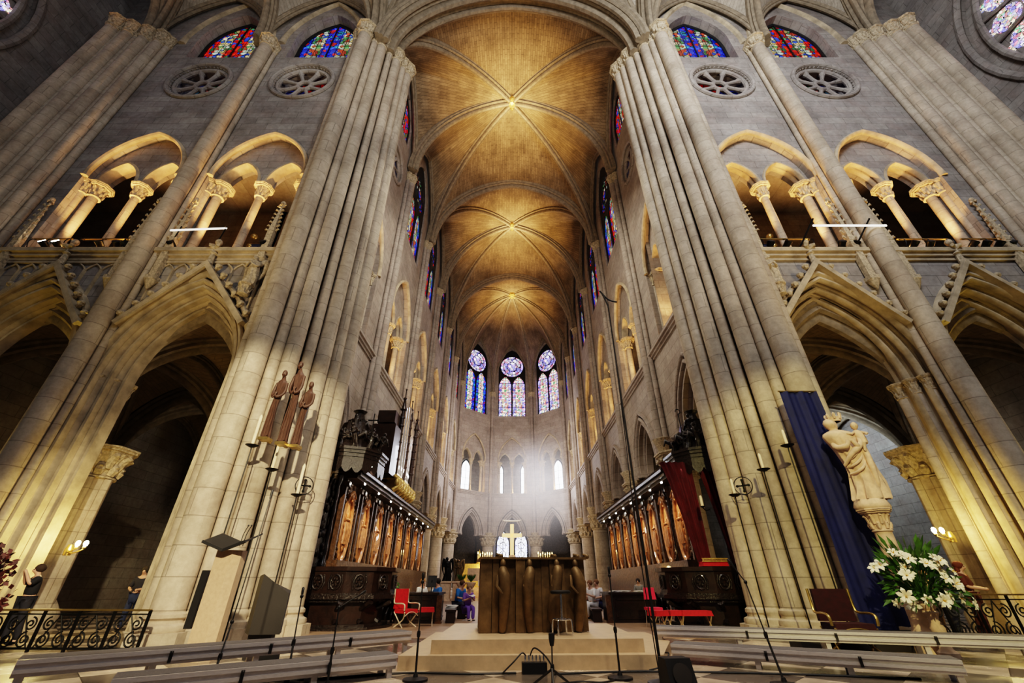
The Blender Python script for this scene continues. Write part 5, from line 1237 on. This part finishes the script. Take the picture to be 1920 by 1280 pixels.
for k in range(7):
    y = -1.2 + k * .45; m = MB(); tubeS(m, [(.35, y, .0), (.55, y + .1, .2), (.5, y + .25, .45), (.3, y + .15, .6)], .09, 8); m.ball((.5, y + .1, .3), (.12, .16, .18), 8, 6); m.build('gilded_scroll', M_gold, t)
lamp('SPOT', 'organ_light', (-3.2, 16.2, 4.3), 260, (1, .9, .75), (-4.8, 18.2, 6), .1, 70, .8)

# ---- choir desks
def desk(side, sg, x0, x1, y0, y1):
    t = thing('choir_desk', 'panelled dark wood desk front with a ledge, %s side of the choir' % side, 'desk', (sg * x0, y0, 0)); w = x1 - x0
    m = MB(); m.box((sg * w / 2, .6, .34), (w, 1.2, .68)); m.build('box', M_oak, t, smooth=False)
    m = MB(); m.box((sg * w / 2, .58, .7), (w + .1, 1.3, .05)); m.build('ledge', M_oak, t, smooth=False)
    for k in range(1): m = MB(); fx = w - .3; m.box((sg * w / 2, -.012, .56), (fx, .03, .04)); m.box((sg * w / 2, -.012, .12), (fx, .03, .04)); m.box((sg * (w / 2 - fx / 2), -.012, .34), (.04, .03, .46)); m.box((sg * (w / 2 + fx / 2), -.012, .34), (.04, .03, .46)); m.build('panel_frame', M_oak, t, smooth=False)
    m = MB(); m.box((sg * (-.06), .0, .33), (.14, .1, .66)); m.box((sg * (-.06), .0, .03), (.18, .14, .06)); m.build('end_post', M_stall, t, smooth=False)
    m = MB(); m.box((sg * (w + .3), .5, .66), (.6, .5, .05)); m.box((sg * (w + .3), .7, .35), (.6, .06, .6)); m.build('side_desk', M_oak, t, smooth=False)
    for k in range(4):
        m = MB(); x = sg * (w + .1 + k * .15); tubeS(m, [(x, .3, .64), (x, .18, .5), (x, .3, .36), (x, .12, .2), (x, .2, .02)], .03, 8); m.build('scroll_bracket', M_oakc, t)
desk('left', -1, 2.05, 3.2, 13.3, 0); desk('right', 1, 2.75, 4.0, 13.55, 0)
def pew(label, x, y, rz, L):
    t = thing('choir_bench', label, 'bench', (x, y, 0), rz); m = MB(); m.box((0, 0, .3), (.3, L, .05)); m.build('seat', M_oak, t, smooth=False)
    for k in range(5): m = MB(); m.box((0, -L / 2 + .05 + k * (L - .1) / 4, .14), (.24, .06, .28)); m.build('leg', M_oak, t, smooth=False)
pew('low dark wooden bench in the gap left of the altar', -1.75, 14.1, .1, 1.5)
pew('dark bench bearing the seated child in purple', -1.6, 15.5, .1, 1.1)
pew('low dark wooden bench in the gap right of the altar', 2.45, 14.4, -.1, 1.5)
def small(name, label, cat, build, mat, loc, rz=0):
    m = MB(); build(m); o = m.build(name, mat); o.location = loc; o.rotation_euler = (0, 0, rz); return tag(o, label, cat)
t = thing('music_stand', 'grey sheet stand on the left choir desk', 'music stand', (-2.35, 13.9, .725)); m = MB(); P = [(-.13, 0, .12), (.13, 0, .12), (.13, .1, .42), (-.13, .1, .42)]; m.add(P + [(x, y + .02, z) for x, y, z in P], [(0, 1, 2, 3), (7, 6, 5, 4), (0, 1, 5, 4), (2, 3, 7, 6), (1, 2, 6, 5), (3, 0, 4, 7)]); m.build('sheet_board', M_grey, t, smooth=False); m = MB(); m.tube([(0, .05, .0), (0, .05, .3)], .015, 6); m.lathe([(.09, 0), (.09, .012), (.02, .02)], n=12); m.build('foot', M_iron, t)
small('paper_stack', 'pile of white papers on the bench left of the altar', 'papers', lambda m: [m.box((.01 * k, .0, .01 + .018 * k), (.3, .4, .016), rz=.1 * k) for k in range(4)], M_white, (-1.78, 14.2, .325))
small('open_book', 'open book with pale pages at the far left of the left desk', 'book', lambda m: [m.bar((0, 0, 0), (.14 * s_, 0, .05), .02, .24) if 0 else m.add([(0, -.1, 0), (0, .1, .06), (.16 * s_, .1, .1), (.16 * s_, -.1, .04)], [(0, 1, 2, 3)]) for s_ in (-1, 1)], M_white, (-3.7, 13.85, .71))
for k, (x, y, l) in enumerate(((2.95, 13.9, 'nearest the desk corner'), (3.3, 14.2, 'in the middle'), (3.7, 14.0, 'nearest the throne'))):
    small('sheet_pile', 'loose white sheets on the right choir desk, %s' % l, 'papers', lambda m: [m.box((.02 * q, 0, .008 + .012 * q), (.24, .3, .01), rz=.15 * q) for q in range(3)], M_white, (x, y, .725))
t = thing('potted_plant', 'dark bushy plant behind the left choir desk', 'plant', (-3.75, 14.6, 0)); m = MB(); m.lathe([(.16, 0), (.2, .3), (.18, .32)], n=14); m.build('pot', M_iron, t); m = MB(); rnd = random.Random(4)
for k in range(220): a = rnd.uniform(0, 6.28); e = rnd.uniform(-.2, 1.5); d = V((math.cos(a) * math.cos(e) * .5, math.sin(a) * math.cos(e) * .5, math.sin(e) * .55)) * rnd.uniform(.5, 1); p = V((0, 0, .5)) + d; w_ = V((rnd.uniform(-1, 1), rnd.uniform(-1, 1), rnd.uniform(-1, 1))).normalized() * .05; w2 = w_.orthogonal().normalized() * .025; m.add([p - w_, p + w2, p + w_, p - w2], [(0, 1, 2, 3)])
m.build('foliage', M_leaf, t, smooth=False)

# ------------------------------------------------------------------ people
SK = plain('skin', (.62, .36, .25), .55, var=.08)
def cloth(c): return plain('cloth_%02x%02x%02x' % tuple(int(x * 255) for x in c), c, .85, var=.15)
def skinned(name, J, E, R, mat, parent, root=0):
    me = bpy.data.meshes.new(name); me.from_pydata([tuple(p) for p in J], E, []); me.update(); o = bpy.data.objects.new(name, me); COL.objects.link(o); o.parent = parent; me.materials.append(mat)
    md = o.modifiers.new('skin', 'SKIN'); md.use_smooth_shade = True
    sv = me.skin_vertices[0].data if len(me.skin_vertices) else None
    if sv is None:
        bpy.context.view_layer.objects.active = o; bpy.ops.mesh.customdata_skin_add(); sv = me.skin_vertices[0].data
    for i, r in enumerate(R): sv[i].radius = (r, r) if not isinstance(r, tuple) else r; sv[i].use_root = (i == root)
    s = o.modifiers.new('smooth', 'SUBSURF'); s.levels = 1; s.render_levels = 2
    return o
def person(label, loc, rz, pose, shirt, pants, hair, s=.85, arms='lap', tilt=0., hairlen=0, group=None):
    t = thing('person', label, 'person', loc, rz, group); t.scale = (s, s, s)
    sit = pose == 'sit'; h0 = .47 if sit else .92
    pel = V((0, 0, h0)); ch = V((0, -.03 - tilt * .5, h0 + .32)); sh = V((0, -.04 - tilt, h0 + .5)); nk = V((0, -.06 - tilt * 1.1, h0 + .58)); hd = V((0, -.09 - tilt * 1.25, h0 + .68)); tp = V((0, -.08 - tilt * 1.3, h0 + .79)); ns = hd + V((0, -.115, -.01))
    J = [pel, ch, sh, nk, hd, tp, ns]; E = [(0, 1), (1, 2), (2, 3), (3, 4), (4, 5), (4, 6)]; R = [.135, .14, .09, .052, .095, .06, .02]; idx = {}
    for k, e in (('l', -1), ('r', 1)):
        hip = V((e * .09, -.02, h0 - .03)); kn = V((e * .1, -.43, h0 + .02)) if sit else V((e * .1, -.02 + e * .06, .5)); an = V((e * .1, -.42, .08)) if sit else V((e * .1, .04 + e * .1, .08)); toe = an + V((0, -.16, -.04))
        so = V((e * .17, sh.y, sh.z - .02))
        if arms == 'lap': el = V((e * .24, sh.y - .06, h0 + .22)); wr = V((e * .1, sh.y - .3, h0 + .18))
        elif arms == 'book': el = V((e * .24, sh.y - .12, h0 + .25)); wr = V((e * .09, sh.y - .33, h0 + .33))
        elif arms == 'up': el = V((e * .25, sh.y - .12, h0 + .36)); wr = V((e * .08, sh.y - .26, h0 + .62))
        else: el = V((e * .25, sh.y + .02, h0 + .24)); wr = V((e * .24, sh.y - .08, h0 + .0))
        hand = wr + (wr - el).normalized() * .09
        n = len(J); J += [hip, kn, an, toe, so, el, wr, hand]; E += [(0, n), (n, n + 1), (n + 1, n + 2), (n + 2, n + 3), (2, n + 4), (n + 4, n + 5), (n + 5, n + 6), (n + 6, n + 7)]; R += [.085, .06, .042, .035, .06, .045, .032, .035]; idx[k] = n
    skinned('body', J, E, R, SK, t)
    a, b = idx['l'], idx['r']
    sj = [0, 1, 2] + [a + 4, a + 5, b + 4, b + 5]; e2 = [(0, 1), (1, 2), (2, 3), (3, 4), (2, 5), (5, 6)]
    skinned('shirt', [J[i] for i in sj], e2, [(.165, .15), (.175, .155), .125, .085, .066, .085, .066], cloth(shirt), t)
    pj = [0, a, a + 1, a + 2, b, b + 1, b + 2]; skinned('trousers', [J[i] for i in pj], [(0, 1), (1, 2), (2, 3), (0, 4), (4, 5), (5, 6)], [.165, .115, .085, .07, .115, .085, .07], cloth(pants), t)
    for k in (a, b): m = MB(); p = J[k + 2]; m.ball(p + V((0, -.08, -.035)), (.045, .13, .045), 10, 6); m.build('shoe', M_blk, t)
    m = MB(); m.ball(hd + V((0, .03, .05)), (.112, .115, .105), 14, 10)
    if hairlen: m.ball(hd + V((0, .07, -.08)), (.1, .07, .16), 12, 8)
    m.build('hair', cloth(hair), t)
    for e in (-1, 1): m = MB(); m.ball(hd + V((e * .036, -.088, .015)), (.014, .012, .011), 8, 6); m.build('eye', M_blk, t)
    return t
person('seated child in purple shirt and trousers reading an open booklet left of the altar', (-1.35, 14.6, -.02), .5, 'sit', (.2, .09, .35), (.2, .1, .45), (.25, .15, .08), .72, 'book', .05)
small('open_booklet', 'pale open booklet held by the seated child in purple', 'booklet', lambda m: [m.add([(0, -.08, 0), (0, .08, .03), (.1 * s_, .08, .06), (.1 * s_, -.08, .03)], [(0, 1, 2, 3)]) for s_ in (-1, 1)], M_white, (-1.2, 14.32, .6), .5)
person('person in bright blue shirt leaning forward behind the child in purple', (-1.75, 15.6, 0), .9, 'sit', (.03, .2, .55), (.05, .05, .08), (.12, .06, .03), .8, 'lap', .12)
person('fair-haired person in white with a dark vest at the left choir desk', (-2.95, 15.55, 0), .9, 'sit', (.8, .78, .75), (.05, .05, .06), (.45, .22, .08), .84)
person('grey-haired person behind the left choir desk beside the sheet stand', (-2.62, 16.3, 0), .7, 'sit', (.6, .58, .55), (.05, .05, .06), (.6, .58, .55), .78)
person('dark-haired person in blue at the end of the left choir desk', (-2.35, 15.35, 0), -.9, 'sit', (.04, .22, .6), (.05, .05, .06), (.03, .02, .015), .84)
person('seated person in white shirt and white trousers right of the altar, in front', (2.55, 15.4, 0), -.8, 'sit', (.82, .8, .78), (.75, .72, .7), (.25, .12, .06), .8, 'book')
person('seated person in white shirt and dark blue trousers right of the altar', (2.85, 15.95, 0), -.7, 'sit', (.8, .76, .74), (.02, .03, .12), (.2, .1, .05), .82)
person('seated person in pale pink with long brown hair, rearmost right of the altar', (2.5, 16.5, 0), -.6, 'sit', (.75, .6, .55), (.3, .2, .2), (.3, .15, .07), .82, hairlen=1)
person('person in patterned dark shirt standing behind the right choir desk', (4.15, 15.6, 0), -.5, 'stand', (.25, .24, .24), (.03, .03, .03), (.03, .02, .02), .62)
person('person in black with pale arms standing behind the left railing, hand to head', (-8.95, 8.95, 0), -.6, 'stand', (.015, .015, .02), (.02, .02, .03), (.05, .03, .02), .72, 'up')
person('person in dark jacket and white scarf beside the left crossing pier', (-8.8, 11.3, 0), .3, 'stand', (.02, .02, .03), (.02, .03, .08), (.04, .03, .02), .74)
person('dark-haired person in blue-grey shirt behind the right railing', (8.72, 9.75, 0), .4, 'stand', (.13, .16, .2), (.04, .04, .05), (.02, .015, .01), .78)
person('person in rust red dress with reddish hair behind the right railing', (9.35, 9.85, 0), .6, 'stand', (.12, .03, .018), (.1, .03, .02), (.15, .04, .02), .77, hairlen=1)
person('pale-skinned child between the blue-grey shirt and the red dress', (9.03, 10.4, 0), .2, 'stand', (.4, .28, .2), (.2, .15, .12), (.2, .12, .06), .68)

# ------------------------------------------------------------------ high altar at the far end
t = thing('high_altar', 'white draped high altar with tiered back at the far end of the choir', 'altar', (0, 33.5, 0))
m = MB(); m.box((0, 0, .55), (4.6, 1.2, 1.1)); m.build('table', M_statue, t, smooth=False)
m = MB(); m.box((0, -.02, 1.12), (4.7, 1.3, .06)); m.box((0, -.63, .95), (4.7, .04, .3)); m.build('white_cloth', M_white, t, smooth=False)
m = MB(); m.box((0, .5, 1.5), (6.4, .5, .8)); m.box((0, .6, 2.1), (2.6, .4, .6)); m.build('tiered_back', M_statue, t, smooth=False)
t = thing('gold_cross', 'large plain gold cross rising above the high altar', 'cross', (0, 32.8, 2.2))
m = MB(); m.box((0, 0, 1.25), (.26, .14, 2.5)); m.box((0, 0, 1.75), (1.42, .14, .26)); CR = glow('glowing_gilt_cross', (.9, .62, .25), .7); CR.node_tree.nodes['Principled BSDF'].inputs['Metallic'].default_value = .5; m.build('beam', CR, t, smooth=False)  # gilding carries its own glow, beyond the light falling on it
m = MB(); m.lathe([(.9, -.2), (.55, .0), (.3, .25), (.15, .5)], n=14, mod=lambda a, i: 1 + .2 * math.cos(5 * a)); m.build('rocky_base', M_statue, t)
t = thing('hanging_halo', 'thin pale curved plate hanging over the gold cross', 'ornament', (0, 33.2, 5.05)); m = MB(); m.tube(smooth_path([(-.75, 0, .0), (-.3, 0, -.06), (.3, 0, -.06), (.75, 0, 0)], 5), [.01, .03, .04, .05, .05, .05, .05, .05, .05, .05, .05, .05, .04, .03, .02, .01], 8); m.build('plate', M_white, t)
m = MB(); m.tube([(0, 0, 0), (0, 0, 4)], .008, 5); m.build('wire', M_iron, t)
t = thing('golden_altarpiece', 'golden screen glowing behind the dark statues', 'altarpiece', (-2.6, 37, 0)); m = MB(); m.box((0, 0, 1.5), (2.6, .15, 1.6)); m.build('panel', M_gold, t, smooth=False); m = MB(); m.box((0, -.1, .35), (2.8, .4, .7)); m.build('foot', M_statue, t, smooth=False); m = MB(); m.lathe([(.25, 2.3), (.18, 2.6), (.1, 2.9), (.02, 3.3)], n=10); m.build('pinnacle', M_gold, t)
lamp('POINT', 'altarpiece_light', (-2.4, 35.8, 2.0), 60, (1, .7, .25), size=.1)
for k, (x, y, nm) in enumerate(((-4.15, 30, 'the nearer of two left of the altar'), (-3.5, 30.6, 'the farther of two left of the altar'))):
    t = thing('bronze_statue', 'dark bronze statue on a pedestal, %s' % nm, 'statue', (x, y, 0)); m = MB(); m.box((0, 0, .5), (.55, .55, 1.0)); m.box((0, 0, 1.03), (.68, .68, .1)); m.box((0, 0, .06), (.68, .68, .12)); m.build('pedestal', M_statue, t, smooth=False)
    q = robed(1.35 - .1 * k, .2, 7, .04, 50 + k); q2 = at(q, 0, 0, 1.08)
    for e in (-1, 1): q2.tube(smooth_path([(e * .08, .1, 2.0), (e * .26, .18, 2.3), (e * .32, .18, 1.8), (e * .2, .12, 1.4)], 4), [.05, .07, .08, .08, .09, .09, .08, .07, .06, .05, .04, .03, .02], 8)
    q2.build('figure', M_bronze if k else M_iron, t, sharp=75)
def candelabrum(label, x, y, n):
    t = thing('candelabrum', label, 'candelabrum', (x, y, 1.9)); z0 = .6
    m = MB(); m.lathe([(.2, 0), (.2, .04), (.05, .1), (.04, z0 * .5), (.07, z0 * .55), (.035, z0)], n=12)
    for k in range(n): x_ = (k - (n - 1) / 2) * .17; tubeS(m, [(0, 0, z0 * .8), (x_ * .8, 0, z0 * .75), (x_, 0, z0)], .018, 6, 4)
    m.build('stand', M_brass, t)
    for k in range(n):
        x_ = (k - (n - 1) / 2) * .17; dz = .12 * abs(math.cos(k * 1.7)); m = MB(); m.lathe([(.025, z0), (.025, z0 + .2 + dz)], (x_, 0, 0), 8); c = m.build('candle', M_wax, t); m = MB(); m.lathe([(.0, 0), (.035, .05), (.02, .11), (0, .17)], (x_, 0, z0 + .2 + dz), 8); m.build('flame', M_flame, c)
    lamp('POINT', 'candle_light', (x, y - .3, 1.9 + z0 + .5), 40, (1, .6, .2), size=.1)
candelabrum('candelabrum of burning candles left of the gold cross', -2.0, 34.05, 7); candelabrum('candelabrum of burning candles right of the gold cross', 2.45, 34.05, 7)
for k, x in enumerate((-3.1, -2.5)):
    t = thing('plant_urn', 'stone urn with green leaves left of the bronze altar, %s one' % ('left', 'right')[k], 'urn', (x, 29.0, .6)); m = MB(); m.lathe([(.18, -.6), (.18, 0), (.1, .05), (.28, .3), (.3, .4), (.26, .42)], n=14); m.build('urn', M_statue, t); m = MB()
    for q in range(30): a = q * 2.4; m.add([(0, 0, .4), (.2 * math.cos(a) + .03, .2 * math.sin(a), .65), (.3 * math.cos(a), .3 * math.sin(a), .85), (.2 * math.cos(a) - .03, .2 * math.sin(a), .65)], [(0, 1, 2, 3)])
    m.build('leaves', M_leaf, t, smooth=False)
lamp('SPOT', 'cross_light', (0, 27, 9), 700, (1, .85, .6), (0, 33, 3), .2, 35, .8)

# ------------------------------------------------------------------ gallery fittings
def flood(label, x, y, z, rz, lit=False):
    t = thing('flood_lamp', label, 'flood lamp', (x, y, z), rz); m = MB(); m.lathe([(.06, 0), (.06, .015)], n=10); tubeS(m, [(-.1, 0, .16), (-.1, 0, .04), (0, 0, .02), (.1, 0, .04), (.1, 0, .16)], .012, 6, 4); m.build('yoke', M_iron, t)
    m = MB(); P = [(0, .1, .1), (0, .02, .15), (0, -.06, .2), (0, -.14, .25)]; m.tube(P, [.05, .09, .1, .11], 12); m.build('housing', M_iron, t); m = MB(); m.tube([(0, -.135, .247), (0, -.15, .256)], .09, 12); m.build('lens', M_spot if lit else M_grey, t)
spots = {'left': [(13.9, .1, 1), (14.3, .2, 1), (12.6, 0, 0), (12.1, -.3, 0), (11.8, .4, 0), (10.4, .2, 0), (7.6, 0, 0)], 'right': [(7.9, 0, 0), (8.4, .3, 0), (10.1, -.2, 0), (10.5, .2, 0), (12.3, .1, 0), (12.8, -.2, 0), (14.1, .3, 0), (14.5, 0, 0), (14.9, .2, 0), (15.3, -.3, 0)]}
for side, sg in SIDES:
    L_ = sorted(spots[side]); wds = ['first', 'second', 'third', 'fourth', 'fifth', 'sixth', 'seventh', 'eighth', 'ninth', 'tenth']
    for i, (x, rz, lit) in enumerate(L_): flood('%s flood lamp on the %s gallery ledge, %s counting out from the choir' % ('shining white' if lit else 'black', side, wds[i]), sg * x, YT - .08, SILL + .02, rz * sg, lit)
    for c, (x0, x1) in enumerate(((7.6, 9.3), (12.0, 13.6), (14.0, 15.2)) if sg > 0 else ((11.9, 13.4), (13.7, 14.9))):
        t = thing('gallery_handrail', 'curved iron handrail on the %s gallery ledge, %s' % (side, ('nearest the choir', 'in the middle', 'farthest from the choir')[c if sg > 0 else c + 1]), 'handrail', (sg * x0, YT - .02, SILL + .02)); w = sg * (x1 - x0)
        m = MB(); m.bar((0, 0, .52), (w, 0, .52), .05, .035); m.build('rail', M_brass, t)
        for q in (.04, .5, .96): m = MB(); tubeS(m, [(w * q, 0, .5), (w * q + .03, -.1, .42), (w * q + .02, -.12, .25), (w * q, 0, .0)], .014, 6, 4); m.build('bracket', M_iron, t)
    t = thing('light_bar', 'thin white tube held out on dark struts over the %s gallery ledge' % side, 'light bar', (sg * 9.3, YT - (.62 if sg > 0 else .3), SILL + .5)); m = MB()
    if sg > 0: m.bar((-.3, 0, 0), (1.9, 0, .0), .03, .05)
    else: m.bar((.5, 0, .22), (-1.2, 0, .13), .03, .05)
    m.build('tube', M_tubew, t)
    for q in ((-.4, 1.3) if sg > 0 else (-.3, 1.1)): m = MB(); m.bar((sg * q - .15, .55 if sg > 0 else .25, -.45), (sg * q + .2, -.02, .28), .035, .035); m.build('strut', M_iron, t)
    m = MB(); m.lathe([(.03, 0), (.025, 2.2)], (0, 0, 0), 8); o = m.build('pole', M_carve)
    o.location = (sg * 9.9, 11.5, SILL); tag(o, 'thin pole with two globes inside the %s gallery, near bay' % side, 'lamp post')
    for q in (2.25, 2.75): m = MB(); m.ball((0, 0, q), .13, 12, 8); m.build('globe', M_brass, o)
    small('equipment_box', 'dark blue equipment case on the %s gallery ledge by the crossing pier' % side, 'case', lambda m: [m.box((0, 0, .14), (.6, .25, .28)), m.box((0, -.13, .2), (.2, .02, .03)), m.box((0, 0, .285), (.62, .27, .02))], plain('navy_case_' + side, (.02, .025, .06), .5), (sg * 7.75, YT + .1, SILL + .02))
    # crocketed pinnacles along the spandrels
    for x, nm in ((7.5, 'beside the crossing pier'), (10.42, 'on the choir side of the dividing shaft'), (11.6, 'on the outer side of the dividing shaft'), (15.2, 'beside the corner pier')):
        t = thing('stone_pinnacle', 'slim crocketed stone pinnacle %s, %s transept' % (nm, side), 'pinnacle', (sg * x, YT - .12, 9.35 if x < 8 else 8.6)); t.scale = (.8, .8, .72 if x < 8 else 1); m = MB(); m.box((0, 0, .7), (.24, .2, 1.4)); m.box((0, 0, -.06), (.34, .3, .14)); m.lathe([(.02, -.45), (.12, -.3), (.2, -.13)], n=8); m.lathe([(.16, 1.4), (.02, 3.2)], n=4, a0=PI / 4, a1=2.25 * PI); m.build('spire', M_carve, t)
        for k in range(7):
            z = 1.5 + k * .24; r = .16 * (1 - k / 7.6)
            for e in (-1, 1): m = MB(); m.tube([(e * r * .8, -.02, z), (e * (r + .08), -.04, z + .08), (e * (r + .11), -.05, z + .02)], [.03, .045, .02], 6); m.build('crocket', M_carve, t)
        m = MB(); m.ball((0, 0, 3.25), (.09, .09, .1), 8, 6)
        for k in range(4): m.ball((.09 * math.cos(k * PI / 2), .09 * math.sin(k * PI / 2), 3.15), .05, 6, 4)
        m.build('finial', M_carve, t)
    o = robed(1.05, .17, 6, .05, 60 + sg); q = MB(); q.merge(o)
    for e in (-1, 1): q.tube(smooth_path([(e * .06, .08, .75), (e * .24, .14, .95), (e * .26, .14, .55), (e * .2, .1, .25)], 4), [.05, .07, .08, .08, .08, .08, .08, .07, .06, .05, .04, .03, .02], 8)
    t = thing('stone_angel', 'small carved stone angel on a leafy bracket beside the %s crossing pier' % side, 'statue', (sg * 7.5, YT - .25, 8.2)); q.build('figure', M_carve, t, sharp=75); at(capital(.12, .35, n=14, leaves=6, ab=1.5), 0, 0, -.35).build('bracket', M_carve, t)

# ------------------------------------------------------------------ haze in the apse
def haze():
    m = bpy.data.materials.new('glowing_haze'); m.use_nodes = True; t = m.node_tree; t.nodes.remove(t.nodes['Principled BSDF']); out = t.nodes['Material Output']
    def N(ty, **k):
        n = t.nodes.new('ShaderNode' + ty)
        for a, b in k.items():
            if isinstance(b, bpy.types.NodeSocket): t.links.new(b, n.inputs[int(a[1:])])
            else: n.inputs[int(a[1:])].default_value = b
        return n
    p = N('NewGeometry').outputs['Position']
    def blob(c, r): 
        mp = N('Mapping', _0=p, _1=(-c[0] / r[0], -c[1] / r[1], -c[2] / r[2]), _3=(1 / r[0], 1 / r[1], 1 / r[2])); g = t.nodes.new('ShaderNodeTexGradient'); g.gradient_type = 'QUADRATIC_SPHERE'; t.links.new(mp.outputs[0], g.inputs[0]); return g.outputs['Fac']
    a = blob((3.4, 42.5, 9.6), (6.0, 9, 6.0)); b = blob((.5, 42, 8.0), (10, 9, 7.5))
    def M2(op, x, y):
        n = t.nodes.new('ShaderNodeMath'); n.operation = op
        for i, q in enumerate((x, y)):
            if isinstance(q, (int, float)): n.inputs[i].default_value = q
            else: t.links.new(q, n.inputs[i])
        return n.outputs[0]
    d = M2('ADD', M2('MULTIPLY', a, 1.0), M2('MULTIPLY', b, .5))
    pv = t.nodes.new('ShaderNodeVolumePrincipled'); pv.inputs['Color'].default_value = (.9, .92, 1, 1); t.links.new(M2('MULTIPLY', d, .035), pv.inputs['Density']); pv.inputs['Emission Color'].default_value = (.88, .8, .8, 1); t.links.new(M2('MULTIPLY', d, HAZE_E), pv.inputs['Emission Strength'])
    t.links.new(pv.outputs[0], out.inputs['Volume']); return m
HAZE_E = .105  # glow put into the haze volume in place of window daylight
m = MB(); m.box((0, 41.8, 9.6), (10.4, 5.2, 12.5)); o = m.build('haze', haze(), smooth=False); tag(o, 'pale glowing haze drifting in front of the apse gallery windows', 'haze', kind='stuff')
